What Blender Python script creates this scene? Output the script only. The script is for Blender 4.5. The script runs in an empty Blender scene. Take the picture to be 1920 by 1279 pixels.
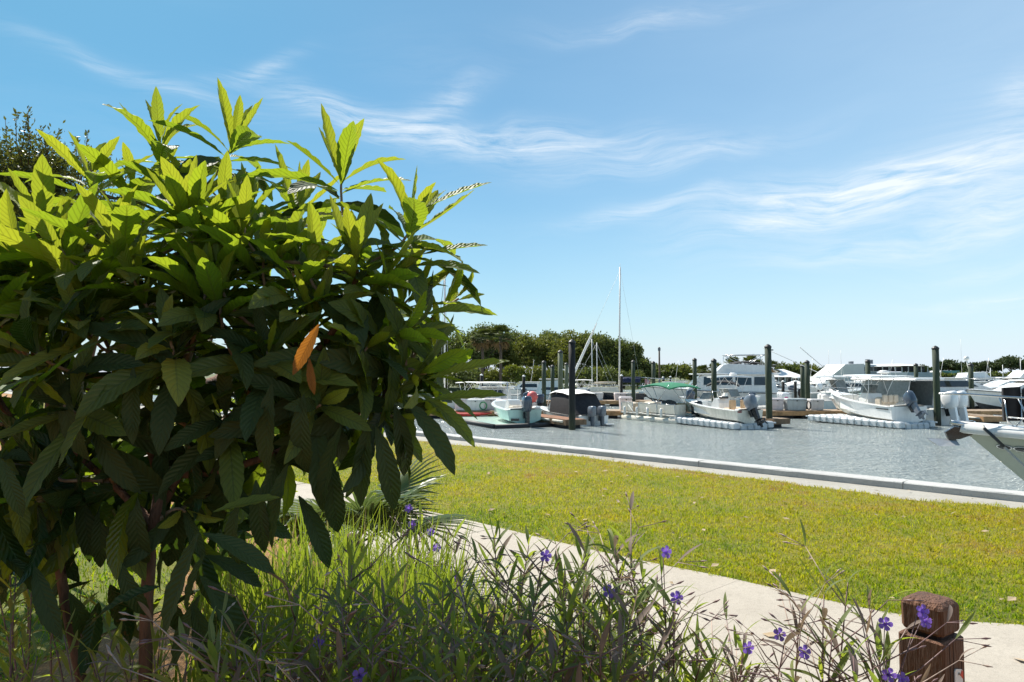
import bpy, math, random
import numpy as np
from mathutils import Vector, Matrix, Quaternion
R = math.radians
random.seed(7); NR = np.random.RandomState(7)
scene = bpy.context.scene
COL = scene.collection
# ------------------------------------------------------------------ camera
F_PX, HOR, CAM_Z = 1280.0, 700.0, 1.5
PITCH = math.atan((HOR - 639.5) / F_PX)
cam_d = bpy.data.cameras.new('camera'); cam = bpy.data.objects.new('camera', cam_d); COL.objects.link(cam)
cam_d.sensor_width = 36; cam_d.lens = 36 * F_PX / 1920; cam_d.clip_start = .05; cam_d.clip_end = 6000
cam.location = (0, 0, CAM_Z); cam.rotation_euler = (R(90) + PITCH, 0, 0)
scene.camera = cam
# ------------------------------------------------------------------ light
SUN_AZ, SUN_EL = R(36), R(51)          # azimuth to the left of the view axis (+Y)
SUN = Vector((-math.sin(SUN_AZ) * math.cos(SUN_EL), math.cos(SUN_AZ) * math.cos(SUN_EL), math.sin(SUN_EL)))
sl = bpy.data.lights.new('sun', 'SUN'); so = bpy.data.objects.new('sun', sl); COL.objects.link(so)
sl.energy = 4.6; sl.angle = R(.55); sl.color = (1, .95, .86)
so.rotation_euler = (-SUN).to_track_quat('-Z', 'Y').to_euler()
scene.view_settings.view_transform = 'Standard'; scene.view_settings.look = 'None'
scene.view_settings.exposure = .85; scene.view_settings.gamma = 1; scene.view_settings.use_curve_mapping = False
scene.cycles.use_denoising = True
scene.cycles.max_bounces = 8; scene.cycles.transparent_max_bounces = 8
scene.cycles.caustics_reflective = False; scene.cycles.caustics_refractive = False

class NT:
    """small helper round a node tree"""
    def __init__(s, tree): s.t = tree; s.n = tree.nodes; s.l = tree.links; s.n.clear()
    def new(s, typ, ins=None, **kw):
        nd = s.n.new(typ)
        for k, v in kw.items(): setattr(nd, k, v)
        for k, v in (ins or {}).items(): s.put(nd.inputs[k], v)
        return nd
    def put(s, sock, v):
        if isinstance(v, bpy.types.NodeSocket): s.l.new(v, sock)
        elif isinstance(v, bpy.types.Node): s.l.new(v.outputs[0], sock)
        else:
            if sock.type == 'RGBA' and len(v) == 3: v = (*v, 1)
            sock.default_value = v
    def m(s, op, a, b=None, c=None, clamp=False):
        nd = s.n.new('ShaderNodeMath'); nd.operation = op; nd.use_clamp = clamp
        for i, v in enumerate((a, b, c)):
            if v is not None: s.put(nd.inputs[i], v)
        return nd.outputs[0]
    def ramp(s, fac, stops, interp='LINEAR'):
        nd = s.n.new('ShaderNodeValToRGB'); nd.color_ramp.interpolation = interp
        e = nd.color_ramp.elements
        while len(e) < len(stops): e.new(.5)
        for el, (p, c) in zip(e, stops):
            el.position = p
            el.color = (c, c, c, 1) if not hasattr(c, '__len__') else (*c, 1)[:4]
        s.put(nd.inputs[0], fac); return nd.outputs[0]
    def mix(s, fac, a, b, blend='MIX'):
        nd = s.n.new('ShaderNodeMix'); nd.data_type = 'RGBA'; nd.blend_type = blend
        s.put(nd.inputs['Factor'], fac); s.put(nd.inputs[6], a); s.put(nd.inputs[7], b); return nd.outputs[2]
    def noise(s, vec, scale, detail=3, rough=.55, dist=0.):
        nd = s.new('ShaderNodeTexNoise', {'Scale': scale, 'Detail': detail, 'Roughness': rough, 'Distortion': dist})
        if vec is not None: s.put(nd.inputs['Vector'], vec)
        return nd.outputs['Fac']
    def mapv(s, vec, loc=(0,0,0), rot=(0,0,0), scale=(1,1,1)):
        return s.new('ShaderNodeMapping', {'Vector': vec, 'Location': loc, 'Rotation': rot, 'Scale': scale}).outputs[0]

# ------------------------------------------------------------------ sky: Nishita with cirrus
world = bpy.data.worlds.new('World'); scene.world = world; world.use_nodes = True
def build_sky():
    g = NT(world.node_tree)
    sky = g.new('ShaderNodeTexSky', sky_type='NISHITA', sun_disc=False, sun_elevation=SUN_EL, sun_rotation=-SUN_AZ,
                air_density=1.0, dust_density=.6, ozone_density=2.2, altitude=0)
    d = g.new('ShaderNodeTexCoord').outputs['Generated']
    sep = g.new('ShaderNodeSeparateXYZ', {0: d})
    X, Y, Z = sep.outputs
    # cloud sheet: azimuth / elevation tangents, the same all round the sky
    az = g.m('ARCTAN2', X, Y)
    el = g.m('DIVIDE', Z, g.m('MAXIMUM', g.m('SQRT', g.m('ADD', g.m('MULTIPLY', X, X), g.m('MULTIPLY', Y, Y))), .05))
    ae = g.new('ShaderNodeCombineXYZ', {0: az, 1: el, 2: 0.}).outputs[0]
    # bend the coordinates so that streaks curl
    wv = g.new('ShaderNodeTexNoise', {'Vector': ae, 'Scale': 4.5, 'Detail': 2}).outputs['Color']
    wv = g.new('ShaderNodeVectorMath', {0: wv, 1: (.5, .5, .5)}, operation='SUBTRACT').outputs[0]
    wv = g.new('ShaderNodeVectorMath', {0: wv, 1: (.16, .10, 0)}, operation='MULTIPLY').outputs[0]
    ab = g.new('ShaderNodeVectorMath', {0: ae, 1: wv}, operation='ADD').outputs[0]
    st = g.mapv(ab, rot=(0, 0, R(-9)), scale=(4.0, 34, 1))
    fib = g.noise(st, 1.6, 6, .66, .5)
    fine = g.noise(g.mapv(ab, rot=(0, 0, R(-12)), scale=(14, 90, 1)), 1.2, 5, .7, .3)
    fibre = g.m('ADD', g.m('MULTIPLY', fib, .75), g.m('MULTIPLY', fine, .35))
    fibre = g.ramp(fibre, [(.40, 0.), (.78, 1.)])
    total = None
    # broad masses of cirrus: (az, el, half length, half width, tilt deg, strength)
    for (a0, e0, ln, wd, tl, s) in CIRRUS:
        px = g.m('SUBTRACT', g.new('ShaderNodeSeparateXYZ', {0: ab}).outputs[0], a0)
        sy = g.new('ShaderNodeSeparateXYZ', {0: ab}).outputs[1]
        py = g.m('SUBTRACT', sy, e0)
        c, sn = math.cos(R(tl)), math.sin(R(tl))
        lx = g.m('DIVIDE', g.m('ADD', g.m('MULTIPLY', px, c), g.m('MULTIPLY', py, sn)), ln)
        ly = g.m('DIVIDE', g.m('SUBTRACT', g.m('MULTIPLY', py, c), g.m('MULTIPLY', px, sn)), wd)
        r2 = g.m('ADD', g.m('MULTIPLY', lx, lx), g.m('MULTIPLY', ly, ly))
        w = g.m('MULTIPLY', g.m('EXPONENT', g.m('MULTIPLY', r2, -1.0)), s)
        total = w if total is None else g.m('ADD', total, w)
    # the same kind of cirrus goes on over the whole sky
    patch = g.ramp(g.noise(g.mapv(ae, loc=(3.1, 0, 0), scale=(1.1, 2.6, 1)), 1.4, 2), [(.52, 0.), (.75, 1.)])
    away = g.m('SUBTRACT', 1., g.m('MULTIPLY', g.m('LESS_THAN', g.m('ABSOLUTE', az), .78), .75))
    total = g.m('ADD', total, g.m('MULTIPLY', g.m('MULTIPLY', patch, away), .5))
    dens = g.m('MULTIPLY', total, fibre, clamp=True)
    # thin veil of high cloud thickening to the east
    veil = g.ramp(g.m('ADD', g.m('MULTIPLY', az, .5), .5), [(.3, 0.), (.55, .14), (.85, .34), (1., .25)])
    veil = g.m('MULTIPLY', veil, g.m('ADD', .7, g.m('MULTIPLY', g.noise(g.mapv(ab, scale=(2, 7, 1)), 1.3, 4), .6)))
    east = g.m('DIVIDE', X, g.m('MAXIMUM', g.m('SQRT', g.m('ADD', g.m('MULTIPLY', X, X), g.m('MULTIPLY', Y, Y))), .05))
    tint = g.ramp(g.m('ADD', .5, g.m('MULTIPLY', east, .5)), [(.16, (.33, .69, .74)), (.5, (.45, .81, .87)), (.86, (.92, 1.24, 1.22))])   # clearer air to the west, hazier to the east
    hs = g.mix(1., sky.outputs[0], tint, 'MULTIPLY')
    low = g.m('EXPONENT', g.m('MULTIPLY', g.m('MAXIMUM', el, 0.), -10.5))     # pale damp air low over the water
    hs = g.mix(g.m('MULTIPLY', low, .95), hs, (6.3, 6.6, 7.35))
    c = g.mix(veil, hs, (5.6, 7.2, 8.5))
    c = g.mix(g.m('MULTIPLY', dens, .85), c, (7.4, 7.8, 8.1))
    bg = g.new('ShaderNodeBackground', {'Color': c, 'Strength': SKY_STRENGTH})
    out = g.new('ShaderNodeOutputWorld'); g.l.new(bg.outputs[0], out.inputs[0])
SKY_STRENGTH, SKY_VALUE = .075, 1.0
def azel(px, py):
    x = (px - 960) / F_PX; yu = (639.5 - py) / F_PX
    v = Vector((x, math.cos(PITCH) - math.sin(PITCH) * yu, math.sin(PITCH) + math.cos(PITCH) * yu))
    return math.atan2(v.x, v.y), v.z / math.hypot(v.x, v.y)
CIRRUS = []
for (px, py, ln, wd, tl, s) in [(1010, 262, 190, 30, -3, 1.1), (740, 245, 170, 30, -10, .95), (600, 205, 90, 34, -22, .6), (820, 195, 90, 22, 24, .7), (490, 125, 80, 16, 34, .55),
                                (300, 160, 190, 18, -14, .42), (1210, 38, 180, 22, 6, .45), (1250, 300, 230, 24, 6, .6),
                                (1500, 368, 200, 34, 3, 1.0), (1720, 345, 260, 40, 11, 1.25), (1180, 408, 110, 14, 12, .6), (1890, 180, 60, 30, 20, .9),
                                (1600, 470, 160, 20, 6, .7), (1880, 390, 90, 40, 10, .9), (1860, 545, 110, 9, 3, .8), (1400, 430, 90, 12, 8, .5), (1850, 495, 100, 10, 3, .5)]:
    a0, e0 = azel(px, py)
    CIRRUS.append((a0, e0, ln / F_PX, wd / F_PX, tl, s))
build_sky()

# ------------------------------------------------------------------ pixel -> world helpers (a point at a real distance)
def ray(px, py):
    x = (px - 960) / F_PX; yu = (639.5 - py) / F_PX
    return Vector((x, math.cos(PITCH) - math.sin(PITCH) * yu, math.sin(PITCH) + math.cos(PITCH) * yu))
def at(px, py, d):
    v = ray(px, py); return Vector((0, 0, CAM_Z)) + v * (d / v.y)
def onz(px, py, z=0.):
    v = ray(px, py); return Vector((0, 0, CAM_Z)) + v * ((z - CAM_Z) / v.z)
def to_px(p):
    dx, dy, dz = p[0], p[1], p[2] - CAM_Z
    c, s = math.cos(PITCH), math.sin(PITCH)
    f = dy * c + dz * s; u = -dy * s + dz * c
    return 960 + F_PX * dx / f, 639.5 - F_PX * u / f

# ------------------------------------------------------------------ object helpers
def tag(o, label=None, cat=None, group=None, kind=None):
    if label: o['label'] = label
    if cat: o['category'] = cat
    if group: o['group'] = group
    if kind: o['kind'] = kind
    return o
def link(o, parent=None):
    COL.objects.link(o)
    if parent is not None: o.parent = parent
    return o
def thing(name, label, cat, loc=(0, 0, 0), rz=0., group=None):
    o = bpy.data.objects.new(name, None); o.empty_display_size = .1
    o.location = loc; o.rotation_euler = (0, 0, rz); link(o)
    return tag(o, label, cat, group)
def mesh_np(name, v, f, mats, smooth=True, uv=None, mi=None):
    """f: (n,3) or (n,4) int array"""
    me = bpy.data.meshes.new(name); v = np.asarray(v, np.float32); f = np.asarray(f, np.int32)
    n, k = f.shape
    me.vertices.add(len(v)); me.vertices.foreach_set('co', v.ravel())
    me.loops.add(n * k); me.loops.foreach_set('vertex_index', f.ravel())
    me.polygons.add(n); me.polygons.foreach_set('loop_start', np.arange(0, n * k, k, dtype=np.int32))
    me.polygons.foreach_set('use_smooth', np.full(n, smooth, dtype=bool))
    if mi is not None: me.polygons.foreach_set('material_index', np.asarray(mi, np.int32))
    if uv is not None:
        l = me.uv_layers.new(name='UVMap'); l.data.foreach_set('uv', np.asarray(uv, np.float32)[f.ravel()].ravel())
    for m in (mats if isinstance(mats, (list, tuple)) else [mats]): me.materials.append(m)
    me.update(calc_edges=True); me.validate(); return me
class MB:
    """collects faces for ONE mesh object"""
    def __init__(s): s.v = []; s.f = []; s.sm = []; s.mi = []; s.cur = 0
    def add(s, vs, fs, smooth=False):
        b = len(s.v); s.v += [tuple(p) for p in vs]
        for f in fs: s.f.append([b + i for i in f]); s.sm.append(smooth); s.mi.append(s.cur)
        return s
    def box(s, c, d, rz=0., tilt=None, taper=1.):
        cx, cy, cz = c; hx, hy, hz = d[0] / 2, d[1] / 2, d[2] / 2
        vs = []
        for sz in (-1, 1):
            k = taper if sz > 0 else 1.
            for sx, sy in ((-1, -1), (1, -1), (1, 1), (-1, 1)): vs.append(Vector((sx * hx * k, sy * hy * k, sz * hz)))
        M = Matrix.Rotation(rz, 3, 'Z')
        if tilt: M = M @ Matrix.Rotation(tilt[1], 3, tilt[0])
        vs = [M @ p + Vector(c) for p in vs]
        return s.add(vs, [(0, 3, 2, 1), (4, 5, 6, 7), (0, 1, 5, 4), (1, 2, 6, 5), (2, 3, 7, 6), (3, 0, 4, 7)])
    def rbox(s, c, d, r=.02, rz=0., taper=1.):
        """box with chamfered edges (stacked rings)"""
        hx, hy, hz = d[0] / 2, d[1] / 2, d[2] / 2; r = min(r, hx * .9, hy * .9, hz * .9)
        ring = []
        for z, ins in ((-hz, r), (-hz + r, 0), (hz - r, 0), (hz, r)):
            k = 1 + (taper - 1) * (z + hz) / (2 * hz)
            ax, ay = (hx * k - ins), (hy * k - ins); q = r * .9
            ring.append([(ax - q, -ay, z), (ax, -ay + q, z), (ax, ay - q, z), (ax - q, ay, z), (-ax + q, ay, z), (-ax, ay - q, z), (-ax, -ay + q, z), (-ax + q, -ay, z)])
        M = Matrix.Rotation(rz, 3, 'Z'); vs = [M @ Vector(p) + Vector(c) for rg in ring for p in rg]
        fs = []
        for i in range(3):
            for j in range(8): fs.append((i * 8 + j, i * 8 + (j + 1) % 8, i * 8 + 8 + (j + 1) % 8, i * 8 + 8 + j))
        fs.append(tuple(range(7, -1, -1))); fs.append(tuple(range(24, 32)))
        return s.add(vs, fs)
    def tube(s, pts, rad, n=6, cap=True, smooth=True):
        pts = [Vector(p) for p in pts]; k = len(pts)
        rad = [rad] * k if not hasattr(rad, '__len__') else rad
        vs = []; up = None
        for i, p in enumerate(pts):
            t = (pts[min(i + 1, k - 1)] - pts[max(i - 1, 0)])
            t = t.normalized() if t.length > 1e-9 else Vector((0, 0, 1))
            if up is None: up = Vector((0, 0, 1)) if abs(t.z) < .9 else Vector((1, 0, 0))
            a = t.cross(up); a = a.normalized() if a.length > 1e-6 else Vector((1, 0, 0)); b = a.cross(t); up = b
            for j in range(n):
                an = 2 * math.pi * j / n; vs.append(p + (a * math.cos(an) + b * math.sin(an)) * rad[i])
        fs = []
        for i in range(k - 1):
            for j in range(n): fs.append((i * n + j, i * n + (j + 1) % n, (i + 1) * n + (j + 1) % n, (i + 1) * n + j))
        s.add(vs, fs, smooth)
        if cap:
            b = len(s.v) - len(vs)
            for rg in ([b + j for j in range(n - 1, -1, -1)], [b + (k - 1) * n + j for j in range(n)]):
                s.f.append(rg); s.sm.append(False); s.mi.append(s.cur)
        return s
    def lathe(s, prof, c=(0, 0, 0), n=14, smooth=True, sx=1., sy=1.):
        vs = []; k = len(prof)
        for r, z in prof:
            for j in range(n):
                an = 2 * math.pi * j / n; vs.append((c[0] + r * math.cos(an) * sx, c[1] + r * math.sin(an) * sy, c[2] + z))
        fs = [(i * n + j, i * n + (j + 1) % n, (i + 1) * n + (j + 1) % n, (i + 1) * n + j) for i in range(k - 1) for j in range(n)]
        fs.append(tuple(range(n - 1, -1, -1))); fs.append(tuple((k - 1) * n + j for j in range(n)))
        return s.add(vs, fs, smooth)
    def grid(s, rows, smooth=True, close=False):
        """rows: list of equal-length point rows"""
        n = len(rows[0]); vs = [p for r in rows for p in r]; fs = []
        for i in range(len(rows) - 1):
            for j in range(n if close else n - 1):
                fs.append((i * n + j, i * n + (j + 1) % n, (i + 1) * n + (j + 1) % n, (i + 1) * n + j))
        return s.add(vs, fs, smooth)
    def prism(s, poly, axis, a, b, smooth=False):
        """extrude a 2-D polygon along axis ('x','y','z') from a to b"""
        def P(u, w, t): return {'x': (t, u, w), 'y': (u, t, w), 'z': (u, w, t)}[axis]
        n = len(poly); vs = [P(u, w, a) for u, w in poly] + [P(u, w, b) for u, w in poly]
        fs = [(i, (i + 1) % n, n + (i + 1) % n, n + i) for i in range(n)] + [tuple(range(n - 1, -1, -1)), tuple(range(n, 2 * n))]
        return s.add(vs, fs, smooth)
    def build(s, name, mats, parent=None, fix=True):
        me = bpy.data.meshes.new(name); me.from_pydata(s.v, [], s.f)
        for m in (mats if isinstance(mats, (list, tuple)) else [mats]): me.materials.append(m)
        me.polygons.foreach_set('use_smooth', s.sm); me.polygons.foreach_set('material_index', s.mi)
        if fix:
            import bmesh
            bm = bmesh.new(); bm.from_mesh(me); bmesh.ops.recalc_face_normals(bm, faces=bm.faces); bm.to_mesh(me); bm.free()
        me.update(); o = bpy.data.objects.new(name, me); return link(o, parent)
def copy_tree(o, parent=None):
    c = o.copy(); COL.objects.link(c); c.parent = parent
    for ch in o.children: copy_tree(ch, c)
    return c

# ------------------------------------------------------------------ materials
def mat(name, col, rough=.5, metal=0., var=.12, scale=6., bump=0., bscale=60., col2=None, spec=.5, coat=0., coord='Object', streak=False, grime=0.):
    m = bpy.data.materials.new(name); m.use_nodes = True; g = NT(m.node_tree)
    tc = g.new('ShaderNodeTexCoord').outputs[coord]
    n1 = g.noise(g.mapv(tc, scale=(1, 1, .25) if streak else (1, 1, 1)), scale, 5, .6)
    dark = tuple(c * (1 - var * 1.6) for c in col); lite = tuple(min(1, c * (1 + var)) for c in col)
    c = g.ramp(n1, [(.28, dark), (.72, lite)])
    if col2: c = g.mix(g.ramp(g.noise(tc, scale * .37, 4, .6, .4), [(.42, 0.), (.62, 1.)]), c, col2)
    if grime:
        gr = g.ramp(g.noise(g.mapv(tc, scale=(2.5, 2.5, .5)), 2.2, 6, .7), [(.45, 0.), (.8, grime)])
        c = g.mix(gr, c, (.16, .14, .10))
    rg = g.m('ADD', rough - .06, g.m('MULTIPLY', n1, .12))
    b = g.new('ShaderNodeBsdfPrincipled', {'Base Color': c, 'Roughness': rg, 'Metallic': metal, 'Specular IOR Level': spec, 'Coat Weight': coat})
    if bump:
        bn = g.new('ShaderNodeBump', {'Height': g.noise(g.mapv(tc, scale=(1, 1, .12) if streak else (1, 1, 1)), bscale, 4, .6), 'Strength': bump, 'Distance': .02})
        g.l.new(bn.outputs[0], b.inputs['Normal'])
    o = g.new('ShaderNodeOutputMaterial'); g.l.new(b.outputs[0], o.inputs[0]); return m
def leaf_mat(name, top, under, trans, tw=.4, rough=.38, spec=.5, vein=None, nv=13., rib=True, bump=.5, var=.25, vline=.45, spot=0., slope=.16):
    """two-sided leaf: UV x along, y across; translucent"""
    m = bpy.data.materials.new(name); m.use_nodes = True; g = NT(m.node_tree)
    uv = g.new('ShaderNodeUVMap').outputs[0]; sp = g.new('ShaderNodeSeparateXYZ', {0: uv}); U, V = sp.outputs[0], sp.outputs[1]
    a = g.m('ABSOLUTE', g.m('SUBTRACT', g.m('MULTIPLY', V, 2.), 1.))
    geo = g.new('ShaderNodeNewGeometry'); rnd = g.new('ShaderNodeObjectInfo').outputs['Random']
    isl = geo.outputs['Random Per Island']
    rr = g.m('FRACT', g.m('ADD', rnd, isl))
    pos = geo.outputs['Position']
    n = g.noise(pos, 30., 3)
    k = g.m('ADD', 1 - var, g.m('MULTIPLY', g.m('ADD', rr, g.m('MULTIPLY', n, .6)), var * 1.3))
    tc = g.mix(1., top, g.new('ShaderNodeCombineColor', {0: k, 1: k, 2: k}).outputs[0], 'MULTIPLY')
    tr = g.mix(g.m('MULTIPLY', rr, .6), trans, tuple(x * y for x, y in zip(trans, (.55, .72, .8))))
    h = None
    if rib:
        w = g.m('SINE', g.m('MULTIPLY', g.m('SUBTRACT', U, g.m('MULTIPLY', a, slope)), 2 * math.pi * nv))
        line = g.m('POWER', g.m('MAXIMUM', w, 0.), 4.)
        mid = g.m('LESS_THAN', a, .07)
        vm = g.m('MAXIMUM', g.m('MULTIPLY', line, vline), g.m('MULTIPLY', mid, .9))
        tc = g.mix(vm, tc, vein or tuple(min(1, x * 1.9 + .02) for x in top))
        tr = g.mix(g.m('MULTIPLY', vm, .75), tr, tuple(x * .30 for x in trans))
        h = w
    if spot:                                                       # brown flecks and scorched patches
        sn_ = g.noise(pos, 55., 4, .65); sk = g.m('MULTIPLY', g.ramp(sn_, [(.60, 0.), (.70, 1.)]), g.ramp(rr, [(.35, .15), (.9, spot)]))
        tc = g.mix(sk, tc, (.16, .085, .03)); tr = g.mix(sk, tr, (.13, .07, .02))
    uc = g.mix(g.m('MULTIPLY', rr, .5), under, tuple(x * .8 for x in under))
    c = g.mix(geo.outputs['Backfacing'], tc, uc)
    rg = g.m('ADD', rough, g.m('MULTIPLY', geo.outputs['Backfacing'], .3))
    b = g.new('ShaderNodeBsdfPrincipled', {'Base Color': c, 'Roughness': rg, 'Specular IOR Level': spec})
    t = g.new('ShaderNodeBsdfTranslucent', {'Color': tr})
    if h is not None and bump:
        bn = g.new('ShaderNodeBump', {'Height': g.m('ADD', g.m('MULTIPLY', h, .5), g.m('MULTIPLY', n, .5)), 'Strength': bump, 'Distance': .004})
        g.l.new(bn.outputs[0], b.inputs['Normal'])
    mx = g.new('ShaderNodeMixShader', {0: tw, 1: b.outputs[0], 2: t.outputs[0]})
    o = g.new('ShaderNodeOutputMaterial'); g.l.new(mx.outputs[0], o.inputs[0]); return m
# ================================================================== THE GROUND, PATH, LAWN, SEAWALL, WATER
WATER_Z = -1.6
W0 = Vector((-1.85, 15.84)); WD = (Vector((5.88, 7.93)) - W0).normalized(); WN = Vector((WD.y, -WD.x))   # WN points inland
if WN.y > 0: WN = -WN
def sn(s, n): p = W0 + WD * s + WN * n; return (p.x, p.y)
def sheet(name, polys, z, m, kind='structure', parent=None):
    mb = MB()
    for poly in polys: mb.add([(x, y, z) for x, y in poly], [tuple(range(len(poly)))])
    o = mb.build(name, m, parent, fix=False)
    me = o.data
    if me.polygons[0].normal.z < 0: me.flip_normals()
    if kind: tag(o, kind=kind)
    return o
# -- materials
def ground_mat():
    m = bpy.data.materials.new('mulch'); m.use_nodes = True; g = NT(m.node_tree)
    p = g.new('ShaderNodeNewGeometry').outputs['Position']
    a = g.noise(p, 3.0, 4); b = g.noise(g.mapv(p, scale=(1, .3, 1), rot=(0, 0, .6)), 90., 4, .7)
    c = g.ramp(b, [(.3, (.14, .065, .022)), (.55, (.38, .19, .065)), (.75, (.52, .30, .11))])
    c = g.mix(g.ramp(a, [(.5, 0.), (.66, .55)]), c, (.12, .07, .035))
    bs = g.new('ShaderNodeBsdfPrincipled', {'Base Color': c, 'Roughness': .95})
    bn = g.new('ShaderNodeBump', {'Height': b, 'Strength': 1., 'Distance': .02}); g.l.new(bn.outputs[0], bs.inputs['Normal'])
    o = g.new('ShaderNodeOutputMaterial'); g.l.new(bs.outputs[0], o.inputs[0]); return m
def concrete_mat(name, light, dark, speck=.5, scale=1., bump=.35, agg=260.):
    m = bpy.data.materials.new(name); m.use_nodes = True; g = NT(m.node_tree)
    p = g.new('ShaderNodeNewGeometry').outputs['Position']
    blot = g.noise(p, 1.7 * scale, 6, .65); fine = g.noise(p, agg, 3, .75); med = g.noise(p, 28 * scale, 5, .7)
    c = g.mix(g.ramp(blot, [(.35, 0.), (.7, 1.)]), light, dark)
    c = g.mix(g.ramp(med, [(.5, 0.), (.75, .45)]), c, tuple(x * .62 for x in dark))
    c = g.mix(g.ramp(fine, [(.52, 0.), (.66, speck)]), c, tuple(x * .45 for x in dark))
    c = g.mix(g.ramp(fine, [(.30, speck * .8), (.42, 0.)]), c, tuple(min(.9, x * 1.35) for x in light))
    bs = g.new('ShaderNodeBsdfPrincipled', {'Base Color': c, 'Roughness': .88})
    bn = g.new('ShaderNodeBump', {'Height': g.m('ADD', fine, g.m('MULTIPLY', med, 1.2)), 'Strength': bump, 'Distance': .01}); g.l.new(bn.outputs[0], bs.inputs['Normal'])
    o = g.new('ShaderNodeOutputMaterial'); g.l.new(bs.outputs[0], o.inputs[0]); return m
def grass_tint(g, p):
    """lawn colour over the plot: yellow green with dry brown patches nearer the water"""
    sp = g.new('ShaderNodeSeparateXYZ', {0: p})
    nn = g.m('ADD', g.m('MULTIPLY', g.m('SUBTRACT', sp.outputs[0], W0.x), WN.x), g.m('MULTIPLY', g.m('SUBTRACT', sp.outputs[1], W0.y), WN.y))
    dry = g.noise(p, .8, 5, .65, .4); small = g.noise(p, 6.5, 5, .72)
    k = g.m('ADD', g.m('ADD', g.m('MULTIPLY', dry, .78), g.m('MULTIPLY', small, .72)), g.m('MULTIPLY', g.m('SUBTRACT', 3.6, nn), .035))
    return g.ramp(k, [(.40, (.07, .13, .006)), (.52, (.14, .225, .008)), (.70, (.255, .285, .007)), (.86, (.36, .315, .012)), (.95, (.33, .23, .03)), (1.0, (.28, .15, .045))])
def lawn_mat():
    m = bpy.data.materials.new('lawn_soil'); m.use_nodes = True; g = NT(m.node_tree)
    p = g.new('ShaderNodeNewGeometry').outputs['Position']
    c = g.mix(.4, grass_tint(g, p), (.14, .10, .03)); f = g.noise(p, 120., 4, .7)
    c = g.mix(g.ramp(f, [(.35, .6), (.6, 0.)]), c, (.04, .035, .012))
    bs = g.new('ShaderNodeBsdfPrincipled', {'Base Color': c, 'Roughness': .95})
    bn = g.new('ShaderNodeBump', {'Height': f, 'Strength': .8, 'Distance': .02}); g.l.new(bn.outputs[0], bs.inputs['Normal'])
    o = g.new('ShaderNodeOutputMaterial'); g.l.new(bs.outputs[0], o.inputs[0]); return m
def blade_mat():
    m = bpy.data.materials.new('lawn_blade'); m.use_nodes = True; g = NT(m.node_tree)
    geo = g.new('ShaderNodeNewGeometry'); p = geo.outputs['Position']; r = geo.outputs['Random Per Island']
    c = grass_tint(g, p)
    c = g.mix(g.ramp(r, [(.0, .0), (.68, .0), (.9, .6), (1., .8)]), c, (.40, .35, .06))
    c = g.mix(g.ramp(r, [(.0, .7), (.25, .0), (1., .0)]), c, (.07, .15, .012))
    bs = g.new('ShaderNodeBsdfPrincipled', {'Base Color': c, 'Roughness': .6, 'Specular IOR Level': .15})
    t = g.new('ShaderNodeBsdfTranslucent', {'Color': g.mix(1., c, (1.9, 1.9, 1.1), 'MULTIPLY')})
    mx = g.new('ShaderNodeMixShader', {0: .42, 1: bs.outputs[0], 2: t.outputs[0]})
    o = g.new('ShaderNodeOutputMaterial'); g.l.new(mx.outputs[0], o.inputs[0]); return m
def water_mat():
    m = bpy.data.materials.new('harbour_water'); m.use_nodes = True; g = NT(m.node_tree)
    p = g.new('ShaderNodeNewGeometry').outputs['Position']
    q = g.mapv(p, rot=(0, 0, R(12)), scale=(.55, 1.25, 1))
    w1 = g.noise(q, 1.5, 4, .6, .4); w2 = g.noise(g.mapv(p, rot=(0, 0, R(-20)), scale=(.8, 1.2, 1)), 5.5, 4, .62, .3); w3 = g.noise(p, .22, 3, .5)
    h = g.m('ADD', g.m('MULTIPLY', w1, 1.0), g.m('MULTIPLY', w2, .55))
    c = g.mix(g.ramp(w3, [(.4, 0.), (.65, 1.)]), (.30, .34, .335), (.36, .395, .38))
    bs = g.new('ShaderNodeBsdfPrincipled', {'Base Color': c, 'Roughness': .13, 'IOR': 1.33})
    bn = g.new('ShaderNodeBump', {'Height': h, 'Strength': 1., 'Distance': .42}); g.l.new(bn.outputs[0], bs.inputs['Normal'])
    o = g.new('ShaderNodeOutputMaterial'); g.l.new(bs.outputs[0], o.inputs[0]); return m
M_MULCH, M_LAWN, M_BLADE, M_WATER = ground_mat(), lawn_mat(), blade_mat(), water_mat()
M_PATH = concrete_mat('path_concrete', (.43, .38, .315), (.355, .31, .255), .5, agg=150.)
M_JOINT = mat('joint_dirt', (.10, .09, .075), .95)
M_CAP = concrete_mat('seawall_concrete', (.49, .485, .465), (.40, .395, .385), .35, agg=90., bump=.5)
M_APRON = concrete_mat('apron_concrete', (.37, .35, .31), (.29, .27, .23), .3, agg=120.)
# -- sheets
sheet('ground', [[sn(-160, .42), sn(160, .42), sn(160, 190), sn(-160, 190)]], 0., M_MULCH)
sheet('harbour_bed', [[(-2500, -400), (2500, -400), (2500, 3500), (-2500, 3500)]], -4.2, M_MULCH)
water = sheet('water', [[sn(-400, -.3), sn(700, -.3), (2500, 3000), (-2500, 3000), (-2500, 300)]], WATER_Z, M_WATER)
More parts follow.
